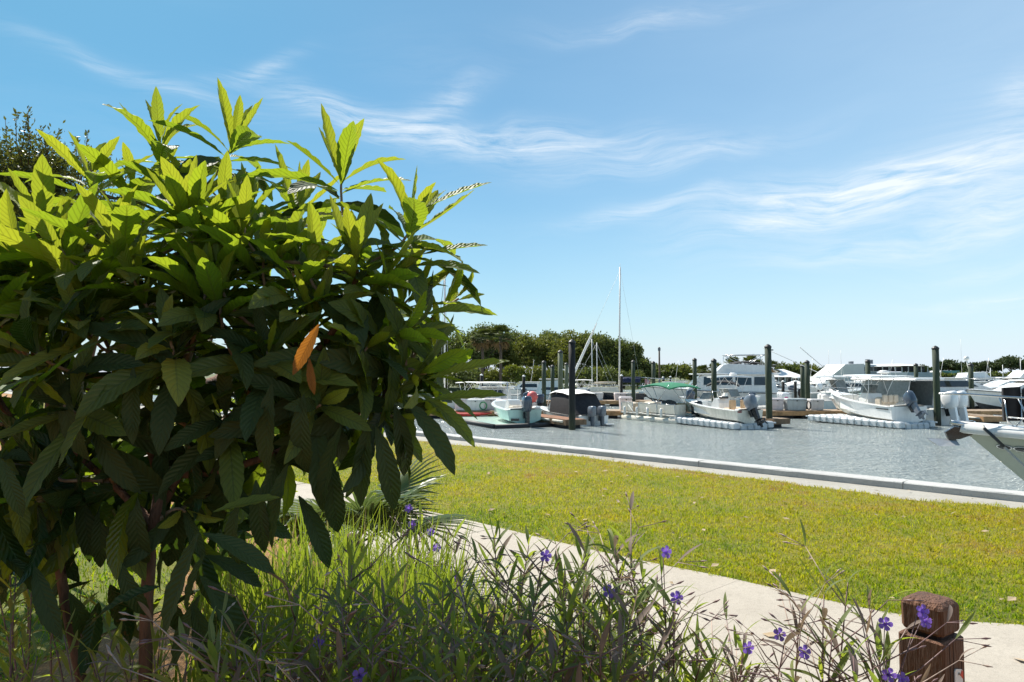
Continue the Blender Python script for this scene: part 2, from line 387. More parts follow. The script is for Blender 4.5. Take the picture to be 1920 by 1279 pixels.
# path: outer edge (lawn side) and inner edge (bed side)
edge = [(-24.0, 29.8), (-9.2, 15.45), (-4.2, 10.65), (-1.33, 7.83), (-.32, 6.82), (.63, 5.82), (1.19, 5.31), (1.52, 5.05), (1.77, 4.8), (2.03, 4.54), (2.26, 4.33), (2.40, 4.24), (2.64, 4.15), (3.0, 4.08), (4.5, 4.02), (9., 3.95)]
inner = [(-25.05, 28.75), (-10.25, 14.4), (-5.25, 9.6), (-2.38, 6.78), (-1.42, 5.75), (-.45, 4.75), (.02, 4.3), (.28, 3.95), (.5, 3.6), (.75, 3.25), (1.0, 2.98), (1.2, 2.85), (1.5, 2.72), (2.0, 2.6), (4.5, 2.4), (9., 2.3)]
base = sheet('path', [[edge[i], edge[i + 1], inner[i + 1], inner[i]] for i in range(len(edge) - 1)], .004, M_JOINT)
def lerp2(a, b, t): return (a[0] + (b[0] - a[0]) * t, a[1] + (b[1] - a[1]) * t)
cuts = [0, .25, .5, .75, 1, 1.35, 1.7, 2., 2.5, 3., 4.2, 5.6, 7.4, 11.6, 13.55, 14.3, 15.]
def along(pl, t):
    i = min(int(t), len(pl) - 2); return lerp2(pl[i], pl[i + 1], t - i)
for a, b in zip(cuts[:-1], cuts[1:]):
    g_ = .004
    ts = [a + g_] + [i for i in range(int(a) + 1, int(math.ceil(b)))  if a + g_ < i < b - g_] + [b - g_]
    mb = MB(); top = []; bot = []
    for t in ts: top.append(along(edge, t)); bot.append(along(inner, t))
    loop = top + bot[::-1]; n = len(loop); z1 = .026
    mb.add([(x, y, z1) for x, y in loop] + [(x, y, .0) for x, y in loop], [])
    for i in range(len(ts) - 1):
        j = n - 1 - i; mb.f.append([i, i + 1, j - 1, j]); mb.sm.append(False); mb.mi.append(0)
    for i in range(n): mb.f.append([i, (i + 1) % n, n + (i + 1) % n, n + i]); mb.sm.append(False); mb.mi.append(0)
    mb.build('slab', M_PATH, base)
# lawn between path and seawall apron; apron edge wanders
apr_pts = [(-60, .85), (-20, .85), (-6, .8), (0, .64), (2, .60), (3, .5), (4.2, .44), (5.1, .33), (5.9, .52), (7.0, .50), (8, .55), (9.2, .63), (10, .76), (10.7, .56), (11.2, .48), (12.5, .52), (15, .6), (25, .6)]
def apron_n(s):
    for (a, x), (b, y) in zip(apr_pts[:-1], apr_pts[1:]):
        if a <= s <= b:
            t = (s - a) / (b - a); return x + (y - x) * t + .05 * math.sin(s * 5.1) + .03 * math.sin(s * 13.7 + 1)
    return .7
lawn_outer = [sn(s, apron_n(s)) for s in np.arange(-40, 20.01, .25)]
mbl = MB()
poly = lawn_outer + [(9., 3.95), (4.5, 4.02)] + edge[13:2:-1] + [(-4.2, 10.65), (-9.2, 15.45), (-24., 29.8)]
mbl.add([(x, y, .008) for x, y in poly], [tuple(range(len(poly)))])
lawn = mbl.build('lawn', M_LAWN, fix=False); tag(lawn, kind='structure')
if lawn.data.polygons[0].normal.z < 0: lawn.data.flip_normals()
sheet('lawn_patch', [[(-14, 3.2), (-2.6, 3.3), (-2.2, 4.4), (-2.6, 5.7), (-5.6, 8.9), (-14, 16)]], .008, M_LAWN)
# -- seawall: apron strip, wall face below, cap with worn arrises
sw = thing('seawall', 'long low grey concrete seawall between the lawn and the water', 'seawall', (*sn(6, 0), 0))
inv = sw.matrix_basis.inverted()
def to_local(o): 
    o.data.transform(Matrix.Translation(-Vector(sw.location))); return o
rows = []; rs = np.random.RandomState(3)
prof = [(.0, .0), (.0, .092), (-.014, .104), (-.27, .108), (-.29, .09), (-.29, -.10), (-.25, -.12), (-.25, -3.4)]
for s in np.arange(-60, 26, .16):
    rw = []
    for k, (n, z) in enumerate(prof):
        j = .0035 if k in (1, 2) else .002
        x, y = sn(s, n + rs.normal() * j); rw.append((x, y, z + rs.normal() * (j * .6 if 0 < k < 5 else 0)))
    rows.append(rw)
to_local(MB().grid(rows, smooth=False).build('cap', M_CAP, sw))
rows = [[(*sn(s, 1.15), .0135), (*sn(s, .5), .0145), (*sn(s, .0), .016), (*sn(s, -.2), -.05)] for s in np.arange(-60, 26, .5)]
to_local(MB().grid(rows, smooth=False).build('apron', M_APRON, sw))
lawn.location.z = .010
jm = MB()
for s in np.arange(-40, 24, 2.93): jm.box((*sn(s, -.145), .05), (.005, .292, .117), math.atan2(WN.y, WN.x) + math.pi / 2)
to_local(jm.build('joints', M_JOINT, sw)).__setitem__('kind', 'stuff')
# -- lawn blades: uncountable, one object
def in_lawn(x, y, rs):
    s = (x - W0.x) * WD.x + (y - W0.y) * WD.y; n = (x - W0.x) * WN.x + (y - W0.y) * WN.y
    ap = np.interp(s, [a for a, _ in apr_pts], [b for _, b in apr_pts]) + .05 * np.sin(s * 5.1) + .03 * np.sin(s * 13.7 + 1)
    ex = np.array([e[0] for e in edge]); ey = np.array([e[1] for e in edge])
    ye = np.interp(x, ex, ey)
    return (n > ap - .03 - rs.rand(len(x)) * .06) & (y > ye - .01 - .05 * rs.rand(len(x)) ** 2)
def blades(name, pts, hmin, hmax, wid, mat_, lean=.9):
    n = len(pts); rs = np.random.RandomState(5)
    cl = .5 + .5 * np.sin(pts[:, 0] * 23 + 3 * np.sin(pts[:, 1] * 9)) * np.sin(pts[:, 1] * 27 + 3 * np.sin(pts[:, 0] * 11))     # tussocks
    h = (hmin + (hmax - hmin) * rs.rand(n) ** 1.5) * (.55 + .75 * cl); an = rs.rand(n) * 2 * np.pi; ln = h * lean * (.25 + rs.rand(n))
    w = wid * (.6 + .8 * rs.rand(n)); wa = an + np.pi / 2 + rs.normal(size=n) * .5
    dx, dy = np.cos(wa) * w / 2, np.sin(wa) * w / 2
    v = np.zeros((n, 5, 3)); z0 = .008
    v[:, 0] = np.c_[pts[:, 0] - dx, pts[:, 1] - dy, np.full(n, z0)]; v[:, 1] = np.c_[pts[:, 0] + dx, pts[:, 1] + dy, np.full(n, z0)]
    mx, my = pts[:, 0] + np.cos(an) * ln * .4, pts[:, 1] + np.sin(an) * ln * .4
    v[:, 2] = np.c_[mx + dx * .8, my + dy * .8, z0 + h * .68]; v[:, 3] = np.c_[mx - dx * .8, my - dy * .8, z0 + h * .68]
    v[:, 4] = np.c_[pts[:, 0] + np.cos(an) * ln, pts[:, 1] + np.sin(an) * ln, z0 + h]
    b = np.arange(n)[:, None] * 5
    f = np.concatenate([b + [0, 1, 2], b + [0, 2, 3], b + [3, 2, 4]], 1).reshape(-1, 3)
    o = bpy.data.objects.new(name, mesh_np(name, v.reshape(-1, 3), f, mat_, smooth=False)); return link(o)
rs = np.random.RandomState(11); P = []
# density falls with distance
for (y0, y1, dens) in ((3.9, 5.5, 5200), (5.5, 7.5, 3600), (7.5, 10, 2300), (10, 13, 1500), (13, 20, 800)):
    x0, x1 = -.30 * y1 - .3, .80 * y1; N = int((x1 - x0) * (y1 - y0) * dens)
    x = x0 + rs.rand(N) * (x1 - x0); y = y0 + rs.rand(N) * (y1 - y0)
    k = in_lawn(x, y, rs); P.append(np.c_[x[k], y[k]])
x = -14 + rs.rand(60000) * 12; y = 6 + rs.rand(60000) * 18; k = in_lawn(x, y, rs) & (x < -.3 * y); P.append(np.c_[x[k], y[k]])
P = np.concatenate(P)
tag(blades('grass', P, .022, .052, .0065, M_BLADE), 'short yellow green lawn grass with dry brown patches', 'grass', kind='stuff')
x = -9 + rs.rand(30000) * 6.6; y = 3.3 + rs.rand(30000) * 6; k = y < 3.3 + (-2.2 - x) * 1.4 + 2.2
tag(blades('grass', np.c_[x[k], y[k]], .03, .09, .008, M_BLADE), 'bright green grass growing behind the loquat trunks', 'grass', kind='stuff')
print('lawn blades', len(P))
# ================================================================== FOREGROUND PLANTS
M_LQ = leaf_mat('loquat_leaf', (.040, .080, .012), (.085, .130, .032), (.40, .50, .022), .48, .26, vline=.75, spot=.5)
M_LQY = leaf_mat('loquat_young_leaf', (.15, .22, .022), (.19, .24, .045), (.46, .50, .028), .47, .36, vline=.8, spot=.3)
M_LQD = leaf_mat('loquat_old_shaded_leaf', (.015, .040, .010), (.045, .070, .022), (.10, .17, .012), .22, .32, spec=.28, vline=.4, spot=.7)  # old leaves, and low leaves with the bush's shade put into their colour
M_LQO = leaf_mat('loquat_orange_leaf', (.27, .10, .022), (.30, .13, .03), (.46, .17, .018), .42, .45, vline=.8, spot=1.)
M_BARK = mat('loquat_bark', (.17, .085, .05), .9, var=.5, scale=18, bump=1., bscale=35, streak=True)
M_TWIG = mat('loquat_twig', (.27, .19, .12), .8, var=.3, scale=20, bump=.4)
def leaf_mesh(name, m, rows=16, cols=3, width=.29, bend=.5, fold=.30, serr=.05, corr=.010, nv=11, twist=0., tipx=2.6, petiole=.05, wob=0.):
    """unit-length leaf along +X, upper side +Z"""
    v = []; uv = []; x = z = 0.; n = 2 * cols + 1
    for i in range(rows + 1):
        u = i / rows
        a = -bend * (u - .15) - wob * math.sin(u * 5)
        if i: x += math.cos(a) / rows; z += math.sin(a) / rows
        w = width / 2 * ((u ** .72) * (1 - u ** tipx) * 1.62) if u > petiole else .008
        w = max(w, .006 if i < rows else .0)
        tw = twist * u
        for j in range(-cols, cols + 1):
            t = j / cols; e = w * t
            if abs(j) == cols and 0 < i < rows: e *= 1 + serr * (1 if i % 2 else -1)
            y = e; h = abs(t) * w * fold + corr * math.sin((u - .16 * abs(t)) * 2 * math.pi * nv) * (1 if 1 < i < rows - 1 else 0) * (abs(t) ** .5)
            y, h = y * math.cos(tw) - h * math.sin(tw), y * math.sin(tw) + h * math.cos(tw)
            v.append((x - math.sin(a) * h, y, z + math.cos(a) * h)); uv.append((u, .5 + t / 2))
    f = [(i * n + j, (i + 1) * n + j, (i + 1) * n + j + 1, i * n + j + 1) for i in range(rows) for j in range(n - 1)]
    f = [q[::-1] for q in f]
    return np.array(v), np.array(f), np.array(uv)
LQ_SHAPES = [dict(bend=-.25, fold=.45, width=.25), dict(bend=.15, fold=.35, width=.28), dict(bend=.55, fold=.28, width=.29, twist=.25), dict(bend=.95, fold=.22, width=.30, twist=-.3), dict(bend=1.35, fold=.2, width=.29, wob=.08), dict(bend=.35, fold=.5, width=.27, twist=.4, wob=-.08)]
LQ_MATS = [M_LQY, M_LQ, M_LQD, M_LQO]
LQ_ARR = [leaf_mesh('leaf', None, **k) for k in LQ_SHAPES]
LQ_MESH = {(a, b): mesh_np('leaf', LQ_ARR[a][0], LQ_ARR[a][1], LQ_MATS[b], True, LQ_ARR[a][2]) for a in range(len(LQ_ARR)) for b in range(4)}
def basis(d, up):
    d = d.normalized(); y = up.cross(d)
    if y.length < 1e-4: y = Vector((0, 1, 0)).cross(d)
    y.normalize(); z = d.cross(y); return Matrix((d, y, z)).transposed()
def bez(a, b, c, d, n):
    out = []
    for i in range(n + 1):
        t = i / n; out.append(a * (1 - t) ** 3 + b * (3 * t * (1 - t) ** 2) + c * (3 * t * t * (1 - t)) + d * t ** 3)
    return out
rl = random.Random(21)
LEAVES = []                                # (matrix, shape, material)
def rosette(P, A, n=13, size=.24, young=4, spread=1., droop=0., seedlen=.16, low_shade=0.):
    size *= 1.0; n = int(n * 1.22); A = A.normalized(); q = A.orthogonal().normalized(); ph = rl.random() * 6.28
    for i in range(n):
        t = i / max(1, n - 1)
        pol = R(14 + (96 * t ** .85) * spread + droop * 40 * t + rl.uniform(-9, 9))
        az = ph + i * 2.39996 + rl.uniform(-.25, .25)
        rad = (Quaternion(A, az) @ q)
        d = A * math.cos(pol) + rad * math.sin(pol)
        d = (d + Vector((0, 0, -.35 * droop * t))).normalized()
        up = A - d * A.dot(d)
        if up.length < .15: up = -rad
        up = (up.normalized() + Vector((rl.uniform(-.3, .3), rl.uniform(-.3, .3), rl.uniform(-.1, .3)))).normalized()
        s = size * (.58 + .52 * min(1, t * 2.2)) * rl.uniform(.86, 1.12)
        base = P - A * (seedlen * t ** 1.1) + rad * .008
        sh = rl.choice([0, 1, 5]) if i < young else rl.choice([1, 2, 2, 3, 5]) if t < .65 else rl.choice([2, 3, 3, 4])
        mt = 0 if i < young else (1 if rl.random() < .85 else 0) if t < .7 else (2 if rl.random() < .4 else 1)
        if low_shade and rl.random() < low_shade and i >= young: mt = 2  # lower shoots get more dark leaves, shade painted by leaf colour
        M = basis(d, up).to_4x4(); M = Matrix.Translation(base) @ M @ Matrix.Diagonal((s, s * rl.uniform(.9, 1.12), s, 1))
        LEAVES.append([M, sh, mt])
TREE_BASE = Vector((at(275, 1000, 2.3).x, 2.3, 0.))
tree = thing('loquat_tree', 'large leafy loquat bush with long ribbed leaves standing in the planting bed', 'bush', TREE_BASE)
SK = {}
def node(k, px, py, d): SK[k] = at(px, py, d); return SK[k]
trunk = MB(); tw = MB()
def limb(keys, r0, r1, start=None, n=9):
    pts = [start] if start is not None else []
    pts += [SK[k] for k in keys]; fine = []
    for i in range(len(pts) - 1):                                  # Catmull-Rom
        p0, p1, p2, p3 = pts[max(i - 1, 0)], pts[i], pts[i + 1], pts[min(i + 2, len(pts) - 1)]
        for j in range(5):
            t = j / 5; fine.append(.5 * (2 * p1 + (p2 - p0) * t + (2 * p0 - 5 * p1 + 4 * p2 - p3) * t * t + (3 * p1 - p0 - 3 * p2 + p3) * t ** 3) + Vector((rl.uniform(-1, 1), rl.uniform(-1, 1), 0)) * .004)
    fine.append(pts[-1]); k = len(fine)
    trunk.tube(fine, [r0 + (r1 - r0) * i / (k - 1) for i in range(k)], n)
for k, px, py, d in [('t1', 278, 1120, 2.25), ('t2', 288, 985, 2.2), ('f1', 335, 890, 2.25), ('f2', 385, 830, 2.25), ('f3', 470, 750, 2.25), ('f4', 560, 690, 2.25), ('f5', 640, 600, 2.2), ('f6', 670, 520, 2.28),
                     ('m1', 290, 880, 2.3), ('m2', 250, 750, 2.4), ('m3', 240, 620, 2.55), ('m4', 230, 520, 2.45), ('n1', 340, 720, 2.3), ('n2', 400, 620, 2.7), ('n3', 395, 480, 2.8), ('n4', 360, 390, 2.85),
                     ('l1', 215, 910, 2.25), ('l2', 130, 830, 2.3), ('l3', 70, 700, 2.4), ('l4', 60, 560, 2.5), ('r1', 430, 880, 2.2), ('r2', 560, 830, 2.2), ('r3', 690, 760, 2.25), ('r4', 760, 700, 2.25),
                     ('b1', 420, 700, 3.0), ('b2', 520, 560, 3.0), ('b3', 600, 430, 2.95), ('s1', 108, 1040, 2.3), ('s2', 110, 900, 2.35), ('s3', 30, 800, 2.35), ('s4', -60, 640, 2.5)]: node(k, px, py, d)
limb(['t1', 't2', 'f1', 'f2', 'f3', 'f4', 'f5', 'f6'], .022, .009, TREE_BASE)
limb(['t2', 'm1', 'm2', 'm3', 'm4'], .015, .008); limb(['f2', 'n1', 'n2', 'n3', 'n4'], .013, .007)
limb(['t2', 'l1', 'l2', 'l3', 'l4'], .013, .007); limb(['f1', 'r1', 'r2', 'r3', 'r4'], .014, .007); limb(['n1', 'b1', 'b2', 'b3'], .017, .009)
limb(['s1', 's2', 's3', 's4'], .018, .008, Vector((at(215, 1270, 2.4).x, 2.4, 0.)))
ANCH = [k for k in SK if k[0] not in 'ts']
def nearest_anchor(P, A):
    best = None
    for k in SK:
        if k in ('t1', 's1'): continue
        q = SK[k]; dd = (P - q).length
        cost = dd + .8 * max(0, q.z - P.z + .05) - .2 * (P - q).normalized().dot(A) if dd > .08 else 9
        if best is None or cost < best[0]: best = (cost, q)
    return best[1]
def shoot(px, py, d, ax, ay, az_, n=13, size=.24, young=4, spread=1., droop=0.):
    """tip pixel + depth; growth direction ax (right), ay (up), az_ (away)"""
    P = at(px, py, d); A = Vector((ax, az_, ay)).normalized(); q = nearest_anchor(P, A); L = (P - q).length
    pts = bez(q, q + (P - q) * .35 + Vector((0, 0, .03)), P - A * min(.28, L * .5), P, 8)
    tw.tube(pts, [.0085 - .0045 * i / 8 for i in range(9)], 6)
    rosette(P, A, n, size, young, spread, droop, low_shade=min(.62, max(0, (py - 600) / 300)))
HAND = [  # the shoots that make the outline
 (300, 262, 2.75, -.05, 1, .05, 13, .25), (438, 258, 2.75, .22, 1, 0, 15, .24), (640, 318, 2.5, .0, 1, .1, 14, .25), (775, 415, 2.35, .32, 1, -.05, 14, .25),
 (170, 318, 2.6, .05, 1, -.1, 12, .22), (78, 400, 2.4, -.1, 1, -.1, 13, .235), (228, 440, 2.15, .0, 1, -.15, 16, .235), (412, 548, 2.1, .02, 1, -.05, 15, .24),
 (665, 478, 2.2, .05, 1, -.2, 16, .25), (545, 470, 2.35, -.25, 1, -.1, 14, .25), (350, 360, 2.6, .1, 1, -.1, 13, .23), (30, 470, 2.2, -.3, .9, -.2, 14, .25),
 (730, 520, 2.25, .75, .65, -.1, 14, .25), (775, 620, 2.2, .95, .3, -.15, 14, .25), (800, 700, 2.2, 1, .10, -.1, 12, .25), (735, 780, 2.15, .8, -.1, -.25, 13, .25),
 (600, 760, 2.05, .4, .1, -.6, 13, .25), (500, 660, 2.05, .1, .7, -.5, 14, .25), (320, 640, 2.0, .1, .7, -.6, 14, .25), (150, 600, 2.05, -.1, .8, -.5, 14, .25),
 (50, 650, 1.95, -.4, .6, -.5, 13, .25), (-40, 560, 2.1, -.5, .8, -.3, 12, .25), (120, 760, 2.0, -.2, .4, -.7, 12, .25), (420, 780, 2.1, .1, .4, -.6, 12, .25),
 (560, 380, 2.6, .1, 1, .1, 13, .24), (470, 380, 2.7, .0, 1, .1, 13, .23), (250, 350, 2.75, -.1, 1, .2, 12, .23), (110, 480, 2.3, -.1, 1, -.2, 13, .24), (590, 590, 2.15, .2, .8, -.4, 14, .25), (690, 650, 2.15, .6, .5, -.4, 13, .25),
 (860, 560, 2.5, .8, .5, .2, 9, .20), (825, 690, 2.4, .9, .2, .2, 9, .22)]
for (px, py, d, ax, ay, az_, n, sz) in HAND:
    low = max(0, (py - 620) / 320)
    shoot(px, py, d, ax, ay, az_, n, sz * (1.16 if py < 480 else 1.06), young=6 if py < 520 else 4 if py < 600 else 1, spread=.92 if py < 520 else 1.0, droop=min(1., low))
# inner and rear shoots fill the crown; the underside droops
for i in range(36):
    for _ in range(40):
        px = rl.uniform(-140, 800); py = rl.uniform(470, 960); d = rl.uniform(2.15, 2.6)
        cx, cy, rx, ry = 320, 670, 480, 310
        if ((px - cx) / rx) ** 2 + ((py - cy) / ry) ** 2 < 1 and not (px > 600 and py > 820) and not (px > 560 and py > 760 and rl.random() < .6): break
    ox = (px - cx) / rx; oy = (cy - py) / ry; low = max(0, (py - 660) / 320)
    shoot(px, py, d, ox * .8 + rl.uniform(-.4, .4), .75 + oy * .4 - low * .6, rl.uniform(-.5, .5), rl.randint(10, 14), .25, young=3 if py < 500 else 1, droop=min(1.3, low))
for i in range(24):                                                # bright upper shoots between the outline ones
    for _ in range(60):
        px = rl.uniform(-80, 780); py = rl.uniform(330, 600); top = np.interp(px, [-100, 0, 80, 160, 240, 300, 440, 520, 640, 780], [470, 400, 390, 330, 300, 280, 290, 400, 350, 440])
        if py > top + 75: break
    shoot(px, py, rl.uniform(2.1, 2.6), (px - 350) / 700 + rl.uniform(-.25, .25), 1, rl.uniform(-.35, .2), rl.randint(11, 14), .24, young=5, spread=.85, droop=0)
for i in range(20):                                                # the dim thicket low inside the bush
    px = rl.uniform(-120, 400); py = rl.uniform(760, 1000); d = rl.uniform(2.4, 2.9)
    shoot(px, py, d, rl.uniform(-.8, .8), rl.uniform(-.1, .7), rl.uniform(-.5, .3), rl.randint(9, 12), .24, young=0, droop=.8)
# hanging leaves under the skirt, placed singly
def lone(px, py, d, dx, dy, dz, size, sh, mt, up=(0, -.5, 1)):
    P = at(px, py, d); M = basis(Vector((dx, dz, dy)), Vector(up))
    LEAVES.append([Matrix.Translation(P) @ M.to_4x4() @ Matrix.Diagonal((size, size, size, 1)), sh, mt])
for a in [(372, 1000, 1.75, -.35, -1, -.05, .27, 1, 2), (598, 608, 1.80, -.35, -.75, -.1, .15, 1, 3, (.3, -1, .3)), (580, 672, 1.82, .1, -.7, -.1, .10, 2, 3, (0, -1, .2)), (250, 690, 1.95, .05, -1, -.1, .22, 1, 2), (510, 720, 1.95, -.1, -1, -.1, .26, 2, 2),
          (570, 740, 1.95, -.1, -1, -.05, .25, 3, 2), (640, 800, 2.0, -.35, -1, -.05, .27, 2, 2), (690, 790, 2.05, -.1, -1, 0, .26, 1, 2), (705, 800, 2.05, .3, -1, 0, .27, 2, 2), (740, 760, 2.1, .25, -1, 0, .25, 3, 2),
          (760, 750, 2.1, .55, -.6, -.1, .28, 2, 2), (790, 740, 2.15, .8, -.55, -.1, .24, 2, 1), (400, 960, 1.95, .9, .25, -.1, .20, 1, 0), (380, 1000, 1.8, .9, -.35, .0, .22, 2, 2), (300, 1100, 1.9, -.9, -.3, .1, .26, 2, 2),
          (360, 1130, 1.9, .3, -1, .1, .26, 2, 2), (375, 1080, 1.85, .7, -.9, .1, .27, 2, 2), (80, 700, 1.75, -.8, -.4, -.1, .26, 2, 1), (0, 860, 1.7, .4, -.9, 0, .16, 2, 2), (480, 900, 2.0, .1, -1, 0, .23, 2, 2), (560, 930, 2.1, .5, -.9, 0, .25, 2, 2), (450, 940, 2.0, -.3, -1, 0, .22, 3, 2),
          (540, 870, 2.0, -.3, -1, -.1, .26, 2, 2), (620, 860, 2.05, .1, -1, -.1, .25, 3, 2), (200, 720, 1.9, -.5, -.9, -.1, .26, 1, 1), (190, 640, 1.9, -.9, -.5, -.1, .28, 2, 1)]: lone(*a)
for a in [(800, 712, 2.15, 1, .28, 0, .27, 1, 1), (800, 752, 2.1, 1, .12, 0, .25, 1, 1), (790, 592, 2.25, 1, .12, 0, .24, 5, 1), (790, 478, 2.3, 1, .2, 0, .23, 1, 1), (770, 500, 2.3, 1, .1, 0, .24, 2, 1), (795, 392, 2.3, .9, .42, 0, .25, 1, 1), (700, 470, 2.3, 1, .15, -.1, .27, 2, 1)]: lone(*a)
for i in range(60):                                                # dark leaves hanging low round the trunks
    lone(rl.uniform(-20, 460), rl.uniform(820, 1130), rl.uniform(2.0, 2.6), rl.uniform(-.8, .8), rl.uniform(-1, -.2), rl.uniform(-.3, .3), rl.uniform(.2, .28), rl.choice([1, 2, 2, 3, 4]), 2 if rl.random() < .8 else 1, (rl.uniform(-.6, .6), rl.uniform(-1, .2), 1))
to_tree = Matrix.Translation(-TREE_BASE)
o = trunk.build('trunk', M_BARK, tree); o.data.transform(to_tree)
o = tw.build('twigs', M_TWIG, tree); o.data.transform(to_tree); tag(o, kind='stuff')
def leaf_score(L):
    M = L[0]; c = M @ Vector((.5, 0, 0)); px, py = to_px(c)
    s = M.to_scale().x / c.y
    inframe = -60 < px < 960 and 60 < py < 1300
    edge = .25 * max(0, 520 - py) / 520
    return (s * (1 + edge) * (1.0 - .5 * max(0, c.y - 2.4))) if inframe else 0
def scatter_leaves(LV, ARR, MESH, MATS, parent, origin, keep, name='leaf', rest='foliage', score=None):
    LV = sorted(LV, key=score or (lambda L: -L[0].translation.y), reverse=True)
    T = Matrix.Translation(-origin)
    for M, a, b in LV[:keep]:
        o = bpy.data.objects.new(name, MESH[(a, b)]); o.matrix_local = T @ M; link(o, parent)
    V = []; Fc = []; U = []; MI = []; k = 0
    for M, a, b in LV[keep:]:
        v, f, uv = ARR[a]; A4 = np.array(T @ M)
        V.append(v @ A4[:3, :3].T + A4[:3, 3]); Fc.append(f + k); U.append(uv); MI.append(np.full(len(f), b)); k += len(v)
    if V:
        o = bpy.data.objects.new(rest, mesh_np(rest, np.concatenate(V), np.concatenate(Fc), MATS, True, np.concatenate(U), np.concatenate(MI)))
        link(o, parent); tag(o, kind='stuff')
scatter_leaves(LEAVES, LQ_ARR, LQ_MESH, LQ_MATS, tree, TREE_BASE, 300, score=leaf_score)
print('loquat leaves', len(LEAVES))
# ------------------------------------------------------------------ small-leaved shrub rising behind the loquat
M_SHRUB = leaf_mat('shrub_leaf', (.07, .085, .014), (.09, .10, .03), (.17, .18, .02), .3, .4, rib=False, var=.4)
def leaf_cloud(name, pts, nrm, size, m, parent, asp=.42, rs=None, up=.3):
    """many small pointed leaves in one mesh"""
    rs = rs or np.random.RandomState(1); n = len(pts)
    d = rs.normal(size=(n, 3)) + nrm * 1.0; d[:, 2] += up; d /= np.linalg.norm(d, axis=1)[:, None]
    r = rs.normal(size=(n, 3)); y = np.cross(d, r); y /= np.linalg.norm(y, axis=1)[:, None]; z = np.cross(d, y)
    s = size * (.6 + .8 * rs.rand(n))[:, None]
    a = pts; b = pts + d * s * .5 + y * s * asp * .5 + z * s * .06; c = pts + d * s; e = pts + d * s * .5 - y * s * asp * .5 + z * s * .06
    v = np.stack([a, b, c, e], 1).reshape(-1, 3); f = np.arange(n * 4).reshape(-1, 4)
    uv = np.tile(np.array([[0, .5], [.5, 1], [1, .5], [.5, 0]]), (n, 1))
    o = bpy.data.objects.new(name, mesh_np(name, v, f, m, False, uv)); link(o, parent); tag(o, kind='stuff'); return o
def blob_points(n, cen, rad, rs, lobes=26, lob=.34, shell=.75, squash=.8):
    """points spread through clumps that make an uneven crown"""
    u = rs.normal(size=(lobes, 3)); u /= np.linalg.norm(u, axis=1)[:, None]; u[:, 2] = np.abs(u[:, 2]) * 1.15 - .35
    lc = np.array(cen) + u * np.array(rad) * (.45 + .5 * rs.rand(lobes, 1)); lr = lob * np.mean(rad) * (.55 + .9 * rs.rand(lobes))
    k = rs.randint(lobes, size=n); w = rs.normal(size=(n, 3)); w /= np.linalg.norm(w, axis=1)[:, None]
    r = lr[k] * (shell + (1 - shell) * rs.rand(n)) * (1 + .25 * rs.normal(size=n)); p = lc[k] + w * r[:, None] * np.array([1, 1, squash]); return p, w
sb = Vector((at(60, 600, 5.2).x, 5.2, 0))
shrub = thing('evergreen_shrub', 'tall small leaved olive green shrub rising behind the loquat', 'shrub', sb)
rs = np.random.RandomState(8); c = at(40, 425, 5.2) - sb
pts, nr = blob_points(60000, (c.x, 0, c.z - .15), (.95, .8, .92), rs, lobes=60, lob=.26)
leaf_cloud('foliage', pts, nr, .034, M_SHRUB, shrub, .42, rs)
sp_ = []                                              # wispy shoots that stand clear of the crown
wand = MB()
for (px, py) in [(30, 210), (52, 215), (75, 235), (110, 245), (140, 255), (165, 250), (10, 225), (190, 300), (230, 330), (270, 370), (-30, 240), (90, 250), (55, 200)]:
    tip = at(px, py, 5.1 + rl.uniform(-.2, .2)) - sb; b0 = tip - Vector((rl.uniform(-.1, .1), 0, .45))
    wand.tube([b0, (b0 + tip) / 2 + Vector((rl.uniform(-.03, .03), 0, 0)), tip], [.006, .004, .002], 4)
    for j in range(60): t = rs.rand(); sp_.append(np.array(b0 + (tip - b0) * t) + rs.normal(size=3) * .035 * (1.1 - t))
leaf_cloud('foliage', np.array(sp_), np.tile([0, 0, .8], (len(sp_), 1)), .034, M_SHRUB, shrub, .42, rs)
for i in range(7):
    a = i * .9; wand.tube([(rl.uniform(-.1, .1), rl.uniform(-.1, .1), 0), (math.cos(a) * .3, math.sin(a) * .3, 1.), (c.x * .6 + math.cos(a) * .7, math.sin(a) * .6, c.z - .1)], [.03, .02, .008], 6)
wand.build('stem', M_BARK, shrub)

# ------------------------------------------------------------------ Mexican petunia stems
M_PT = leaf_mat('petunia_leaf', (.115, .175, .04), (.17, .21, .08), (.36, .45, .05), .46, .45, nv=1., bump=0.)
M_PTL = leaf_mat('petunia_pale_leaf', (.16, .21, .035), (.19, .225, .07), (.50, .55, .05), .5, .45, nv=1., bump=0.)
M_PTP = leaf_mat('petunia_purple_leaf', (.17, .12, .095), (.24, .18, .15), (.30, .21, .13), .35, .5, nv=1., bump=0.)
M_STEM = mat('petunia_stem', (.20, .115, .11), .6, var=.3, scale=20)
M_DRY = mat('petunia_dry_stalk', (.42, .31, .25), .8, var=.3, scale=25)
M_FLOWER = leaf_mat('petunia_flower', (.26, .14, .56), (.27, .16, .55), (.34, .17, .75), .4, .6, rib=False, var=.2)
PT_SH = [dict(rows=7, cols=1, width=.20, bend=.35, fold=.35, serr=0, corr=0, tipx=1.5), dict(rows=7, cols=1, width=.19, bend=1.0, fold=.3, serr=0, corr=0, tipx=1.4), dict(rows=7, cols=1, width=.21, bend=-.2, fold=.4, serr=0, corr=0, tipx=1.5, twist=.6), dict(rows=7, cols=1, width=.13, bend=1.7, fold=.2, serr=0, corr=0, tipx=1.3, twist=-.8)]
PT_ARR = [leaf_mesh('leaf', None, **k) for k in PT_SH]; PT_MATS = [M_PT, M_PTL, M_PTP]
